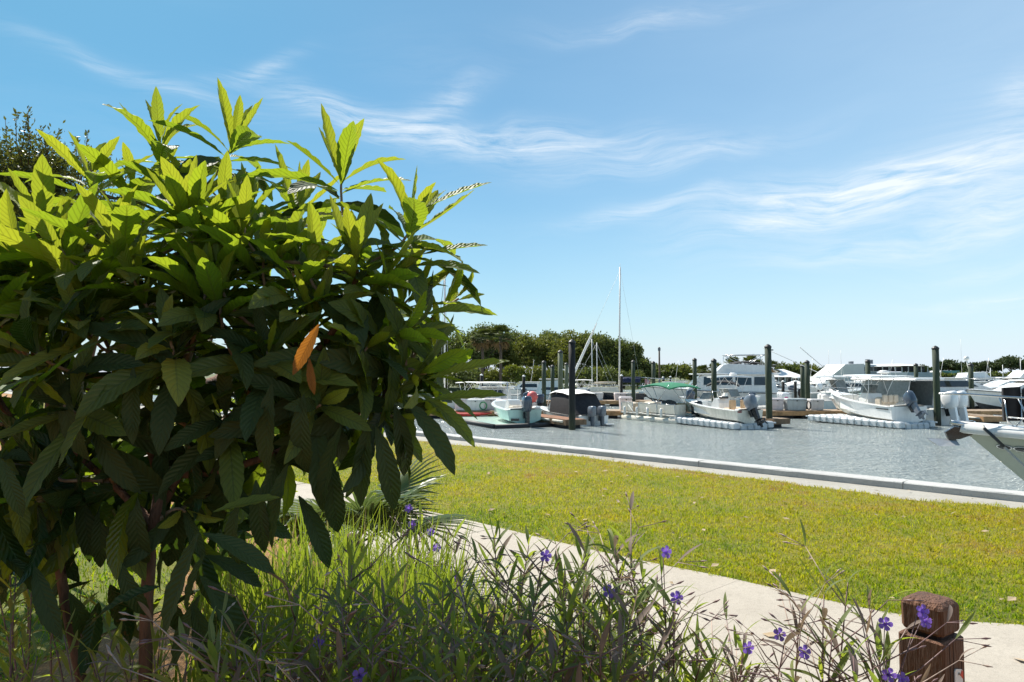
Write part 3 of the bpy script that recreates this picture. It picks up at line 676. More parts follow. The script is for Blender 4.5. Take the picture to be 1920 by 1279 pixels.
PT_MESH = {(a, b): mesh_np('leaf', PT_ARR[a][0], PT_ARR[a][1], PT_MATS[b], True, PT_ARR[a][2]) for a in range(4) for b in range(3)}
def flower_mesh():
    mb = MB()
    mb.tube([(0, 0, 0), (.010, 0, 0), (.022, 0, 0)], [.0025, .004, .0085], 7, cap=False)
    for k in range(5):                                           # five frilled lobes
        a = 2 * math.pi * k / 5; rows = []
        for i in range(4):
            r = .007 + .0065 * i; w = [.004, .0085, .0105, .006][i]; x = .021 + [.0, .004, .004, .0015][i]
            rows.append([(x + (.0015 if j % 2 else -.001) * (i > 1), math.cos(a) * r - math.sin(a) * w * t, math.sin(a) * r + math.cos(a) * w * t) for j, t in enumerate((-1, -.35, .35, 1))])
        mb.grid(rows)
    me = bpy.data.meshes.new('flower'); me.from_pydata(mb.v, [], mb.f); me.materials.append(M_FLOWER); me.polygons.foreach_set('use_smooth', mb.sm); me.update(); return me
FLOWER = flower_mesh()
rp = random.Random(5)
def petunia(px, py, d, lean=0., nleaf=20, flowers=(), dense=1., purple=.3, label='', green=.35, branch=4, vis=.5):
    """a stem whose tip is at this pixel and depth; only what stands above the frame's foot is leafed"""
    tip = at(px, py, d); basep = Vector((tip.x - lean + rp.uniform(-.05, .05), d + rp.uniform(-.06, .08), 0))
    t = thing('petunia_plant', label, 'flowering plant', basep, 0, 'purple flowering stems in the planting bed')
    L = tip - basep; H = L.z; st = MB()
    bend = Vector((rp.uniform(-.06, .06), rp.uniform(-.06, .06), 0))
    def pos(u): return L * u + bend * math.sin(u * math.pi) 
    st.tube([pos(i / 9) for i in range(10)], [.0052 - .0036 * i / 9 for i in range(10)], 5)
    def leaf(p, d_, size, kind=None):
        r = rp.random(); mt = kind if kind is not None else (2 if r < purple else 1 if r < purple + green else 0)
        M = basis(d_, Vector((rp.uniform(-.4, .4), rp.uniform(-.4, .4), 1))); o = bpy.data.objects.new('leaf', PT_MESH[(rp.choice([0, 0, 1, 1, 2, 3]), mt)])
        o.matrix_local = Matrix.Translation(p) @ M.to_4x4() @ Matrix.Diagonal((size, size * rp.uniform(.8, 1.2), size, 1)); link(o, t)
    u0 = max(.05, 1 - vis / H); k = 0; az0 = rp.random() * 6
    for i in range(nleaf // 2):
        u = u0 + (1 - u0) * (i / max(1, nleaf // 2 - 1)) ** .8; az0 += 1.57 + rp.uniform(-.3, .3)
        for sgn in (0, math.pi):
            a = az0 + sgn; p = pos(u); tt = (u - u0) / (1 - u0)
            dd = Vector((math.cos(a), math.sin(a), .55 + 1.1 * tt + rp.uniform(-.35, .35)))
            leaf(p, dd, rp.uniform(.10, .18) * (1.05 - .35 * tt))
    for b in range(branch):                                       # side shoots with dry flower stalks
        u = u0 + (1 - u0) * rp.uniform(.25, .95); a = rp.random() * 6.28; p = pos(u); ln = rp.uniform(.10, .22)
        q = p + Vector((math.cos(a), math.sin(a) * .8, rp.uniform(.4, 1.2))).normalized() * ln
        st.cur = 1 if rp.random() < .55 else 0
        st.tube([p, (p + q) / 2 + Vector((0, 0, -.01)), q], [.0024, .0018, .0011], 4)
        for j in range(2):
            a2 = a + rp.uniform(-1, 1); e = q + Vector((math.cos(a2), math.sin(a2), rp.uniform(-.2, .8))).normalized() * rp.uniform(.03, .07)
            st.tube([q, e], [.0011, .0009], 4); st.tube([e, e + (e - q).normalized() * .012, e + (e - q).normalized() * .024], [.001, .0032, .0008], 5)   # seed pod
        st.cur = 0
        if rp.random() < .6: leaf(q, (q - p) + Vector((rp.uniform(-.1, .1), rp.uniform(-.1, .1), .05)), rp.uniform(.06, .11), 2 if rp.random() < .5 else 0)
    for (fx, fy) in flowers:
        fp = at(fx, fy, d - .02) - basep; a0 = pos(1 - rp.uniform(.08, .3))
        st.cur = 0; st.tube([a0, (a0 + fp) / 2 + Vector((0, 0, .01)), fp], [.0016, .0013, .0012], 4)
        o = bpy.data.objects.new('flower', FLOWER); M = basis(Vector((rp.uniform(-.5, .5), -1, rp.uniform(.0, .5))), Vector((0, 0, 1)))
        o.matrix_local = Matrix.Translation(fp) @ M.to_4x4() @ Matrix.Diagonal((.72, .68, .68, 1)); link(o, t)
    st.build('stem', [M_STEM, M_DRY], t)
    return t
G1 = ['tall thin purple stemmed plant of the dense clump standing against the path and lawn', 'narrow leaved purple stemmed plant in the thick of the dense clump', 'short purple stemmed plant at the front foot of the dense clump']
G2 = 'sparse purple stemmed plant standing against the pale path near the wooden post'
G3 = ['purple stemmed plant rising up in front of the strap leaved grass', 'low purple stemmed plant with dry stalks beside the loquat trunk', 'low purple stemmed plant with dry stalks below the strap leaved grass']
G4 = ['shaded narrow leaved plant growing behind the slimmer loquat trunk', 'shaded narrow leaved plant growing in front of the slimmer loquat trunk', 'shaded narrow leaved plant growing at the foot of the thicker loquat trunk']
# dense clump before the path
for i, (px, py, d) in enumerate([(925, 975, 2.2), (1000, 985, 2.15), (1040, 1020, 2.1), (1105, 1000, 2.05), (1150, 990, 2.0), (1175, 1000, 2.0), (1215, 1050, 2.05), (1090, 1060, 1.9), (960, 1050, 2.0), (870, 1060, 2.1), (905, 1100, 1.95),
                                 (1010, 1090, 1.9), (1060, 1110, 1.85), (1140, 1080, 1.85), (1190, 1120, 1.8), (1250, 1120, 1.95), (1120, 1150, 1.75), (980, 1160, 1.75), (1050, 1190, 1.7), (930, 1180, 1.75), (1230, 1190, 1.75), (1300, 1180, 1.9), (1160, 1200, 1.7), (1350, 1190, 1.95), (1090, 1020, 2.15), (1380, 1215, 2.0)]):
    petunia(px + rp.uniform(-10, 10), py + 38, d, rp.uniform(-.05, .12), 34, label=G1[0 if d >= 2.05 else 1 if d > 1.82 else 2], purple=.24, green=.25, branch=5)
for (px, py, d, fl, lab) in [(1240, 1080, 2.0, [(1243, 1035)], 'tall stem bearing one purple flower that stands against the lawn'), (1262, 1140, 1.9, [(1266, 1122)], 'stem with a purple flower in front of the pale path'),
                        (1135, 1110, 1.9, [(1137, 1110)], 'leafy stem with a purple flower half hidden in the dense clump'), (1020, 1045, 2.05, [(1020, 1040)], 'leafy stem with a dark purple flower beside the strap leaved grass'), (1395, 1190, 1.95, [(1397, 1211)], 'short stem with a purple flower hanging over the concrete path')]:
    petunia(px, py, d, .05, 16, fl, label=lab, branch=4)
# sparse stems by the post
for (px, py, d, fl, lab) in [(1590, 1062, 1.9, [], 'tallest of the sparse purple stems standing between the path and the post'), (1545, 1085, 1.92, [], G2), (1500, 1120, 1.95, [(1457, 1190)], 'sparse stem holding one small purple flower over the path'), (1630, 1110, 1.88, [(1659, 1167)], 'sparse stem with a purple flower just beside the wooden post'), (1625, 1160, 1.8, [], G2), (1560, 1170, 1.85, [(1502, 1222)], 'short stem with a purple flower low against the pale path'),
                             (1470, 1180, 1.9, [], G2), (1660, 1190, 1.82, [(1722, 1145), (1727, 1165)], 'stem leaning to the wooden post with two bright purple flowers'), (1600, 1200, 1.75, [], G2), (1650, 1215, 1.8, [(1663, 1262), (1685, 1275)], 'short stem with purple flowers at the foot of the wooden post')]:
    petunia(px, py + 30, d, -.04, 15, fl, label=lab, purple=.42, green=.15, branch=6)
# low stems in front of the grass
for (px, py, d) in [(660, 1060, 1.85), (640, 1140, 1.7), (720, 1120, 1.85), (560, 1140, 1.8), (500, 1170, 1.75), (440, 1190, 1.7), (780, 1150, 1.8), (830, 1110, 1.9), (850, 1180, 1.7), (600, 1200, 1.65), (700, 1210, 1.65), (760, 1220, 1.7), (400, 1215, 1.6), (540, 1225, 1.65), (820, 1235, 1.65), (480, 1230, 1.6), (670, 1160, 1.8), (880, 1230, 1.65), (640, 1240, 1.6), (350, 1235, 1.65), (760, 1170, 1.75)]:
    petunia(px, py, d, rp.uniform(-.08, .08), 32, label=G3[0 if py < 1165 else 1 if px < 620 else 2], purple=.2, green=.3, branch=5)
for (px, py, d, fl, lab) in [(610, 1180, 1.75, [(605, 1202)], 'low stem with one purple flower amid tangled dry stalks'), (690, 1235, 1.65, [(673, 1265)], 'low stem with a large purple flower at the front of the bed'),
                        (790, 985, 3.0, [(768, 955), (775, 985), (805, 997)], 'stem with three small purple flowers above the path by the fan palm'), (850, 1010, 2.9, [(818, 1027), (855, 1085)], 'stem with small purple flowers behind the strap leaved grass')]:
    petunia(px, py, d, .03, 14, fl, label=lab, branch=4)
# shaded stems under the loquat
for (px, py, d) in [(20, 985, 2.6), (60, 1010, 2.5), (110, 1030, 2.6), (30, 1080, 2.2), (150, 1110, 2.5), (80, 1130, 2.2), (190, 1150, 2.4), (20, 1170, 2.0), (120, 1190, 2.0), (240, 1180, 2.5), (-20, 1050, 2.3), (170, 1225, 2.0), (70, 1230, 1.9), (210, 1200, 2.1), (290, 1230, 2.1), (330, 1215, 2.4), (140, 1160, 2.2), (40, 1210, 2.1), (300, 1200, 2.6), (10, 930, 2.9), (250, 1235, 2.0)]:
    petunia(px, py, d, rp.uniform(-.05, .05), 18, label=G4[2 if px > 180 else 0 if d > 2.35 else 1], purple=.0, green=.6, branch=0, vis=.6)

# ------------------------------------------------------------------ strap-leaved grass clumps
M_STRAP = leaf_mat('strap_leaf', (.15, .21, .028), (.16, .21, .04), (.42, .50, .035), .44, .4, rib=False, var=.45)
M_STRAPD = leaf_mat('strap_dry_leaf', (.34, .27, .13), (.34, .27, .13), (.4, .3, .12), .35, .6, rib=False, var=.3)
def strap_clump(loc, n, h, label, rs, spread=.5, wid=.0145):
    t = thing('strap_grass_clump', label, 'grass clump', loc, 0, 'clumps of strap leaved grass in the bed')
    V = []; Fc = []; MI = []; UV = []; k = 0; seg = 6
    for i in range(n):
        a = rs.rand() * 6.283; ln = h * (.6 + .55 * rs.rand()); r0 = .10 * math.sqrt(rs.rand()); b = rs.rand() ** 1.6 * spread + .03
        bx, by = r0 * math.cos(a * 1.7), r0 * math.sin(a * 1.7); w = wid * (.7 + .7 * rs.rand()); wa = rs.rand() * 3.14; kink = 1.6 * b
        x, z = 0., 0.; th = b * .3; pts = []
        for s in range(seg + 1):
            pts.append((bx + x * math.cos(a), by + x * math.sin(a), z)); th += kink * (s / seg) * .75
            x += math.sin(th) * ln / seg; z += math.cos(th) * ln / seg
        for s, p in enumerate(pts):
            ww = w / 2 * (1 - (s / seg) ** 2.2) + .0004
            V += [(p[0] - math.cos(wa) * ww, p[1] - math.sin(wa) * ww, p[2]), (p[0] + math.cos(wa) * ww, p[1] + math.sin(wa) * ww, p[2])]; UV += [(s / seg, 0), (s / seg, 1)]
        for s in range(seg): Fc.append((k + 2 * s, k + 2 * s + 1, k + 2 * s + 3, k + 2 * s + 2)); MI.append(1 if i % 9 == 0 else 0)
        k += 2 * (seg + 1)
    o = bpy.data.objects.new('blades', mesh_np('blades', np.array(V), np.array(Fc), [M_STRAP, M_STRAPD], True, np.array(UV), np.array(MI))); link(o, t); tag(o, kind='stuff')
rs = np.random.RandomState(14)
for i, (px, py, d) in enumerate([(440, 960, 3.4), (500, 990, 3.1), (560, 970, 3.5), (620, 985, 3.3), (560, 1010, 2.8), (640, 1000, 2.9), (700, 970, 3.4), (720, 1000, 2.9), (770, 1020, 2.7), (680, 1040, 2.5), (600, 1050, 2.4), (800, 1050, 2.6), (830, 1010, 3.0), (520, 1060, 2.5), (460, 1040, 2.7), (740, 1080, 2.35), (410, 1010, 3.0), (640, 960, 3.8), (860, 1060, 2.55), (780, 990, 3.2)]):
    tip = at(px, py, d); strap_clump((tip.x, d, 0), 120, tip.z * 1.02, ['clump of bright green strap leaves under the hanging loquat leaves', 'clump of bright green strap leaves next to the fan palm', 'clump of strap leaves just behind the dense purple stems'][0 if px < 570 else 1 if d > 2.85 else 2], rs, .42)

for (px, py, d) in [(880, 1120, 2.35), (930, 1110, 2.4), (980, 1120, 2.4), (1030, 1130, 2.35), (1080, 1120, 2.4), (1130, 1130, 2.35), (1180, 1150, 2.3), (1000, 1180, 2.1), (1090, 1190, 2.1), (910, 1180, 2.1), (1220, 1180, 2.2), (820, 1150, 2.2), (760, 1160, 2.1), (690, 1130, 2.2), (620, 1150, 2.1), (550, 1130, 2.2), (480, 1120, 2.3), (420, 1140, 2.3), (1280, 1215, 2.15), (340, 1180, 2.3)]:
    tip = at(px, py, d); strap_clump((tip.x, d, 0), 85, tip.z * 1.05, 'shorter clump of strap leaves among the dense purple stems' if px > 850 else 'shorter clump of strap leaves at the foot of the taller green clumps', rs, .5)
# ------------------------------------------------------------------ fan palm by the path
M_PALM = leaf_mat('fan_palm_leaf', (.085, .12, .045), (.12, .15, .07), (.20, .26, .06), .28, .32, rib=False, var=.3)
pb = Vector((at(660, 960, 5.0).x, 5.0, 0))
palm = thing('fan_palm', 'low stemless fan palm with stiff grey green fronds beside the path', 'palm', pb)
MB().lathe([(.09, 0), (.11, .1), (.08, .28), (.03, .34)], n=9).build('trunk', M_BARK, palm)
def fan_frond(d, ln, rad, n=26, tilt=0.):
    mb = MB(); d = d.normalized(); hub = d * ln + Vector((0, 0, .25)); B = basis(d, Vector((0, 0, 1)))
    st = MB(); st.tube([(0, 0, .25), hub * .5 + Vector((0, 0, .16)), hub], [.010, .008, .006], 5)
    X, Y, Z = B @ Vector((1, 0, 0)), B @ Vector((0, 1, 0)), B @ Vector((0, 0, 1))
    for i in range(n):
        a = R(-125 + 250 * i / (n - 1)); r = rad * (1 - .25 * abs(a / R(125)) ** 2) * rp.uniform(.93, 1.05); v = X * math.cos(a) + Y * math.sin(a)
        s = Z.cross(v).normalized(); w = .015; fold = Z * .010
        p = [hub + v * (r * t) - Z * (.10 * r * t * t) - Vector((0, 0, .12 * r * t ** 3)) for t in (0.02, .35, .7, 1.)]
        ww = [.004, w, w * .8, .0006]
        for sd in (-1, 1): mb.grid([[q + fold * (ww[j] / w), q + s * sd * ww[j]] for j, q in enumerate(p)])
    return st, mb
for i in range(15):
    a = i * 2.4 + .3; e = .25 + .85 * ((i * .37) % 1); st, mb = fan_frond(Vector((math.cos(a), math.sin(a), e)), rp.uniform(.30, .5), rp.uniform(.42, .55))
    fr = mb.build('frond', M_PALM, palm, fix=False); st.build('stalk', M_PALM, fr)

# ------------------------------------------------------------------ wooden post with a marker plate
M_POST = mat('post_stain', (.125, .050, .022), .72, var=.35, scale=10, bump=.9, bscale=70, streak=True)
M_POSTTAN = mat('post_tan', (.33, .24, .15), .8, var=.35, scale=18, bump=.7, bscale=80, streak=True)
M_GROOVE = mat('post_groove', (.03, .012, .008), .9)
M_PLATE = mat('plate_white', (.78, .77, .74), .35, var=.04)
M_RED = mat('plate_red', (.62, .02, .02), .4, var=.05)
M_SCREW = mat('screw_steel', (.25, .24, .22), .4, metal=.9)
pp = at(1745, 1190, 2.05); pz = pp.z
post = thing('wooden_post', 'reddish brown stained timber post with a notched cap beside the path', 'post', (pp.x, 2.05, 0), R(34))
HW = .0635                                                  # half width
ztop = at(1745, 1118, 2.05).z; zneck = at(1745, 1178, 2.05).z; zsh = at(1745, 1186, 2.05).z
def oct_ring(h, c, z): return [(h - c, -h, z), (h, -h + c, z), (h, h - c, z), (h - c, h, z), (-h + c, h, z), (-h, h - c, z), (-h, -h + c, z), (-h + c, -h, z)]
def ring_solid(rings):
    mb = MB(); mb.grid(rings, smooth=False, close=True); n = len(rings[0])
    mb.add(rings[0], [tuple(range(n - 1, -1, -1))]); mb.add(rings[-1], [tuple(range(n))]); return mb
ring_solid([oct_ring(HW, .006, 0), oct_ring(HW, .006, zsh - .006), oct_ring(HW - .006, .006, zsh)]).build('shaft', M_POST, post)
ring_solid([oct_ring(.047, .008, zsh), oct_ring(.047, .008, zneck + .006)]).build('neck', M_GROOVE, post)  # recessed neck coloured near black for the shadow under the cap
hc = .0585
cap = ring_solid([oct_ring(hc - .004, .010, zneck), oct_ring(hc, .012, zneck + .008), oct_ring(hc, .010, ztop - .020), oct_ring(hc * .95, .012, ztop - .012), oct_ring(hc * .78, .012, ztop - .003), oct_ring(hc * .30, .008, ztop)]).build('cap', M_POST, post)
MB().box((hc + .0008, .012, (zneck + ztop) / 2 - .006), (.002, .046, (ztop - zneck) * .62)).build('tan_patch', M_POSTTAN, cap)  # lighter tan patch on one face of the cap
gm = MB()
for (y, z0, z1) in ((-.034, .35, zsh - .004), (.022, .2, zsh - .02)): gm.box((HW + .0002, y, (z0 + z1) / 2), (.0012, .0022, z1 - z0))
for (x, z0, z1) in ((-.030, .3, zsh - .003), (-.008, .1, zsh - .003), (.04, .3, zsh - .06)): gm.box((x, -HW - .0002, (z0 + z1) / 2), (.0024, .0012, z1 - z0))
gm.build('checks', M_GROOVE, post)
zp = at(1735, 1262, 1.98).z
pl = ring_solid([[(x, -HW - .002, z) for x, z in ((-.012, zp - .05), (.034, zp - .05), (.036, zp - .008), (.028, zp - .002), (-.006, zp + .006), (-.012, zp))], [(x, -HW - .005, z) for x, z in ((-.012, zp - .05), (.034, zp - .05), (.036, zp - .008), (.028, zp - .002), (-.006, zp + .006), (-.012, zp))]]).build('marker_plate', M_PLATE, post)
ring_solid([[(x, -HW - .0052, z) for x, z in ((.018, zp - .016), (.034, zp - .03), (.035, zp - .010), (.028, zp - .004))], [(x, -HW - .0064, z) for x, z in ((.018, zp - .016), (.034, zp - .03), (.035, zp - .010), (.028, zp - .004))]]).build('red_corner', M_RED, pl)
MB().tube([(.010, -HW - .005, zp - .010), (.010, -HW - .0075, zp - .010)], .0035, 8).build('screw', M_SCREW, pl)
# ================================================================== MARINA
HEAD = Vector((-.42, .907)).normalized()
M_GEL = mat('gelcoat_white', (.82, .81, .78), .22, var=.04, scale=1.5, coat=.3, grime=.2)
M_GELC = mat('gelcoat_cream', (.78, .73, .62), .28, var=.07, scale=1.5, coat=.2, grime=.35)
M_GELM = mat('gelcoat_mint', (.52, .70, .62), .25, var=.06, scale=1.5, coat=.3, grime=.3)
M_GELB = mat('gelcoat_ice_blue', (.64, .76, .78), .25, var=.05, scale=1.5, coat=.3, grime=.2)
M_GELG = mat('gelcoat_grey', (.34, .37, .37), .3, var=.06, scale=1.5, coat=.3)
M_NAVY = mat('navy_paint', (.015, .018, .028), .25, var=.2, coat=.4)
M_BOT = mat('antifoul_dark', (.05, .05, .055), .7, var=.3)
M_SOLE = mat('deck_nonskid', (.60, .58, .53), .7, var=.10, scale=4)
M_RUB = mat('rub_rail_black', (.035, .035, .035), .5)
M_STEEL = mat('stainless_tube', (.62, .62, .62), .22, metal=1., var=.1)
M_WTUBE = mat('white_tube', (.72, .72, .70), .35, var=.05)
M_CANB = mat('black_canvas', (.022, .020, .022), .85, var=.35, scale=5, bump=.3, bscale=14)
M_CANG = mat('green_canvas', (.012, .175, .085), .8, var=.15, scale=5, bump=.3, bscale=10)
M_CANN = mat('navy_canvas', (.012, .022, .07), .85, var=.25, scale=5)
M_CANW = mat('white_canvas', (.82, .81, .78), .7, var=.05, scale=3)
M_TINT = mat('tinted_glass', (.025, .032, .036), .06, var=.1, spec=.8)
M_CLEAR = mat('clear_vinyl', (.20, .225, .225), .12, var=.15, spec=.7)
M_OBG = mat('outboard_grey', (.055, .075, .105), .22, var=.1, coat=.6)
M_OBS = mat('outboard_silver', (.16, .18, .21), .3, var=.12, coat=.5)
M_OBB = mat('outboard_black', (.018, .018, .02), .28, var=.2, coat=.4)
M_OBW = mat('outboard_white', (.84, .84, .84), .25, var=.03, coat=.5)
M_PINK = mat('pink_decal', (.72, .10, .28), .5)
M_TAN = mat('tan_upholstery', (.55, .36, .20), .6, var=.15)
M_BEIGE = mat('beige_cushion', (.56, .48, .38), .75, var=.12)
M_REDH = mat('red_plastic', (.50, .035, .025), .45, var=.15)
M_ROSE = mat('pink_float', (.70, .14, .13), .5, var=.1)
M_DBOX = mat('dock_box_white', (.76, .72, .70), .4, var=.06, scale=2, grime=.35)
M_DBOXP = mat('dock_box_rose_white', (.74, .65, .64), .4, var=.06, scale=2, grime=.3)
M_DBOXG = mat('dock_box_grey', (.47, .50, .50), .45, var=.08, scale=2, grime=.4)
M_DECK = mat('dock_deck', (.36, .27, .19), .8, var=.28, scale=3, bump=.2)
M_DECKR = mat('dock_deck_red', (.34, .17, .10), .8, var=.25, scale=3)
M_FASC = mat('dock_fascia', (.20, .125, .07), .75, var=.35, scale=2.5, grime=.5)
M_FASO = mat('dock_fascia_orange', (.46, .26, .12), .75, var=.3, scale=2.5)
M_FLOATB = mat('float_black', (.022, .023, .025), .6, var=.3)
M_CUBE = mat('cube_float_grey', (.62, .65, .67), .55, var=.10, scale=3, grime=.4)
M_RUBWHITE = mat('dock_bumper', (.62, .58, .50), .6, var=.15, grime=.5)
def pile_mat(name, top, mid, low):
    m = bpy.data.materials.new(name); m.use_nodes = True; g = NT(m.node_tree)
    p = g.new('ShaderNodeNewGeometry').outputs['Position']; z = g.new('ShaderNodeSeparateXYZ', {0: p}).outputs[2]
    n = g.noise(g.mapv(p, scale=(6, 6, .6)), 3., 5, .65); k = g.m('ADD', g.m('MULTIPLY', g.m('ADD', z, 1.6), .2), g.m('MULTIPLY', g.m('SUBTRACT', n, .5), .45))
    c = g.ramp(k, [(.02, low), (.22, mid), (.8, top)]); c = g.mix(g.ramp(n, [(.5, 0.), (.75, .6)]), c, tuple(x * .35 for x in mid))
    b = g.new('ShaderNodeBsdfPrincipled', {'Base Color': c, 'Roughness': .8})
    bn = g.new('ShaderNodeBump', {'Height': n, 'Strength': .5, 'Distance': .03}); g.l.new(bn.outputs[0], b.inputs['Normal'])
    o = g.new('ShaderNodeOutputMaterial'); g.l.new(b.outputs[0], o.inputs[0]); return m
M_PILE = pile_mat('piling_green', (.038, .055, .034), (.045, .062, .03), (.022, .022, .016))
M_PILEB = pile_mat('piling_black', (.012, .012, .013), (.016, .017, .014), (.045, .05, .022))
M_PILEL = pile_mat('piling_weathered', (.14, .16, .10), (.11, .135, .075), (.05, .05, .03))
M_CAPB = mat('pile_cap_black', (.012, .012, .013), .5)
M_CAPW = mat('pile_cap_white', (.72, .72, .70), .5)
# ------------------------------------------------------------------ builders (boats: +x to the bow, z = 0 at the waterline)
def lathe_x(mb, prof, c, n=12, sy=1., sz=1.):
    vs = []
    for x, r in prof:
        for j in range(n):
            a = 2 * math.pi * j / n; vs.append((c[0] + x, c[1] + r * math.cos(a) * sy, c[2] + r * math.sin(a) * sz))
    k = len(prof); mb.add(vs, [(i * n + j, i * n + (j + 1) % n, (i + 1) * n + (j + 1) % n, (i + 1) * n + j) for i in range(k - 1) for j in range(n)] + [tuple(range(n)), tuple(range((k - 1) * n, k * n))], True); return mb
def hull(t, L, B, fs, fb, draft, m_top, m_bot=None, m_deck=None, o0=.04, o1=.6, sole=.25, gun=.16, rub=M_RUB, rake=.12, ns=18, stripe=None, full=2.3, bowcut=1.):
    m_bot = m_bot or M_BOT; m_deck = m_deck or M_SOLE; T = [i / ns for i in range(ns + 1)]
    b = lambda u: B / 2 * (.93 + .07 * min(1, u / .35)) * max(.0, 1 - max(0, (u - .34) / .66) ** full)
    sh = lambda u: fs + (fb - fs) * u ** 1.7
    cb = lambda u: B / 2 * .86 * max(0, 1 - max(0, (u - .22) / .78) ** 1.75); cz = lambda u: .06 + .42 * fb * u ** 3
    kz = lambda u: -draft * (1 - u ** 5) + .12 * fb * u ** 5
    xs = lambda u: u * L; xc = lambda u: u * L * (1 - rake * .55); xk = lambda u: u * L * (1 - rake)
    mid = lambda u: (xc(u) * .45 + xs(u) * .55, cb(u) * .62 + b(u) * .38 if u > .5 else cb(u) * .45 + b(u) * .55, cz(u) * .45 + sh(u) * .55)
    h = MB(); 
    for s in (1, -1):
        h.cur = 1; h.grid([[(xk(u), 0, kz(u)), ((xk(u) + xc(u)) / 2, s * cb(u) * .52, kz(u) * .5 + cz(u) * .5 - .02), (xc(u), s * cb(u), cz(u))] for u in T])
        h.cur = 0; h.grid([[(xc(u), s * cb(u), cz(u)), (mid(u)[0], s * mid(u)[1], mid(u)[2]), (xs(u), s * b(u), sh(u))] for u in T])
    h.cur = 0; h.add([(0, 0, kz(0)), (0, cb(0), cz(0)), (0, b(0), sh(0)), (0, -b(0), sh(0)), (0, -cb(0), cz(0))], [(0, 1, 2, 3, 4)])
    ho = h.build('hull', [m_top, m_bot], t, fix=False)
    d = MB(); rows = []
    for u in sorted(set(T + [o0, o0 + .012, o1, o1 + .012])):
        w = b(u); g_ = min(gun, w * .5); z = sh(u) + .015; op = o0 + .006 < u < o1 + .006; zi = sole if op else z + .05 * (w > .2)
        rows.append([(xs(u), -w, z - .01), (xs(u), -(w - g_), z), (xs(u), -(w - g_) * .995, zi), (xs(u), 0, zi + (0 if op else .03)), (xs(u), (w - g_) * .995, zi), (xs(u), w - g_, z), (xs(u), w, z - .01)])
    d.grid(rows, smooth=False).build('deck', m_deck, t, fix=False)
    if rub is not None:
        for s in (1, -1): pass
        r = MB(); r.tube([(xs(u), b(u) + .012, sh(u) - .03) for u in T[:-1]] + [(L + .012, 0, sh(1) - .03)] + [(xs(u), -b(u) - .012, sh(u) - .03) for u in T[-2::-1]], .028, 5); r.build('rub_rail', rub, t)
    if stripe:
        r = MB()
        for s in (1, -1): r.grid([[(mid(u)[0], s * (mid(u)[1] + .006), mid(u)[2] + .02), (mid(u)[0] * .7 + xs(u) * .3, s * (mid(u)[1] * .7 + b(u) * .3 + .008), mid(u)[2] * .7 + sh(u) * .3)] for u in T[:-1]])
        r.build('stripe', stripe, ho, fix=False)
    return b, sh
def outboard(t, x, y, z, mc, ml, tilt=0., s=1., decal=None, rz=0.):
    """outboard hung on a transom at x (pointing aft, -x); z is the transom top"""
    Q = Matrix.Translation((x - .16 * s, y, z)) @ Matrix.Rotation(rz, 4, 'Z') @ Matrix.Rotation(tilt, 4, 'Y') @ Matrix.Diagonal((s, s, s, 1))
    def fin(mb, name, m, par):
        o = mb.build(name, m, par); o.data.transform(Q); o.data.update(); return o
    c = MB(); rows = []
    for z_, hx, hy, ox in ((.0, .20, .15, -.10), (.06, .26, .18, -.11), (.25, .31, .20, -.12), (.48, .33, .20, -.14), (.62, .31, .185, -.15), (.69, .24, .14, -.17), (.705, .10, .06, -.17)):
        rows.append([(ox + hx * (abs(math.cos(a)) ** .5) * (1 if math.cos(a) > 0 else -1), hy * (abs(math.sin(a)) ** .5) * (1 if math.sin(a) > 0 else -1), z_) for a in [2 * math.pi * k / 14 for k in range(14)]])
    c.grid(rows, close=True); c.add(rows[-1], [tuple(range(14))]); c.add(rows[0], [tuple(range(13, -1, -1))])
    co = fin(c, 'outboard', mc, t)
    l = MB(); l.prism([(.02, .05), (-.30, .05), (-.27, -.28), (-.24, -.62), (-.04, -.62), (.02, -.25)], 'y', -.075, .075)
    l.box((-.17, 0, -.60), (.42, .26, .025)); lathe_x(l, [(-.36, .02), (-.28, .065), (-.05, .075), (.10, .05), (.15, .01)], (-.10, 0, -.78), 10)
    l.prism([(-.02, -.62), (-.26, -.62), (-.28, -.76), (.02, -.76)], 'y', -.035, .035); l.prism([(-.06, -.80), (-.28, -.80), (-.24, -1.0), (-.16, -1.0)], 'y', -.012, .012)
    for k in range(3):
        a = k * 2.094; l.box((-.47, .09 * math.cos(a), -.78 + .09 * math.sin(a)), (.03, .13, .07), tilt=('X', a))
    fin(l, 'lower_unit', ml, co); br = MB(); br.box((.07, 0, -.12), (.16, .22, .36)); fin(br, 'bracket', M_OBB, co)
    if decal: dm = MB(); dm.box((-.12, .2, .32), (.22, .012, .16)); dm.box((-.12, -.2, .32), (.22, .012, .16)); fin(dm, 'decal', decal, co)
    return co
def bar(t, pts, r, m, name='rail', n=5): return MB().tube(pts, r, n).build(name, m, t)
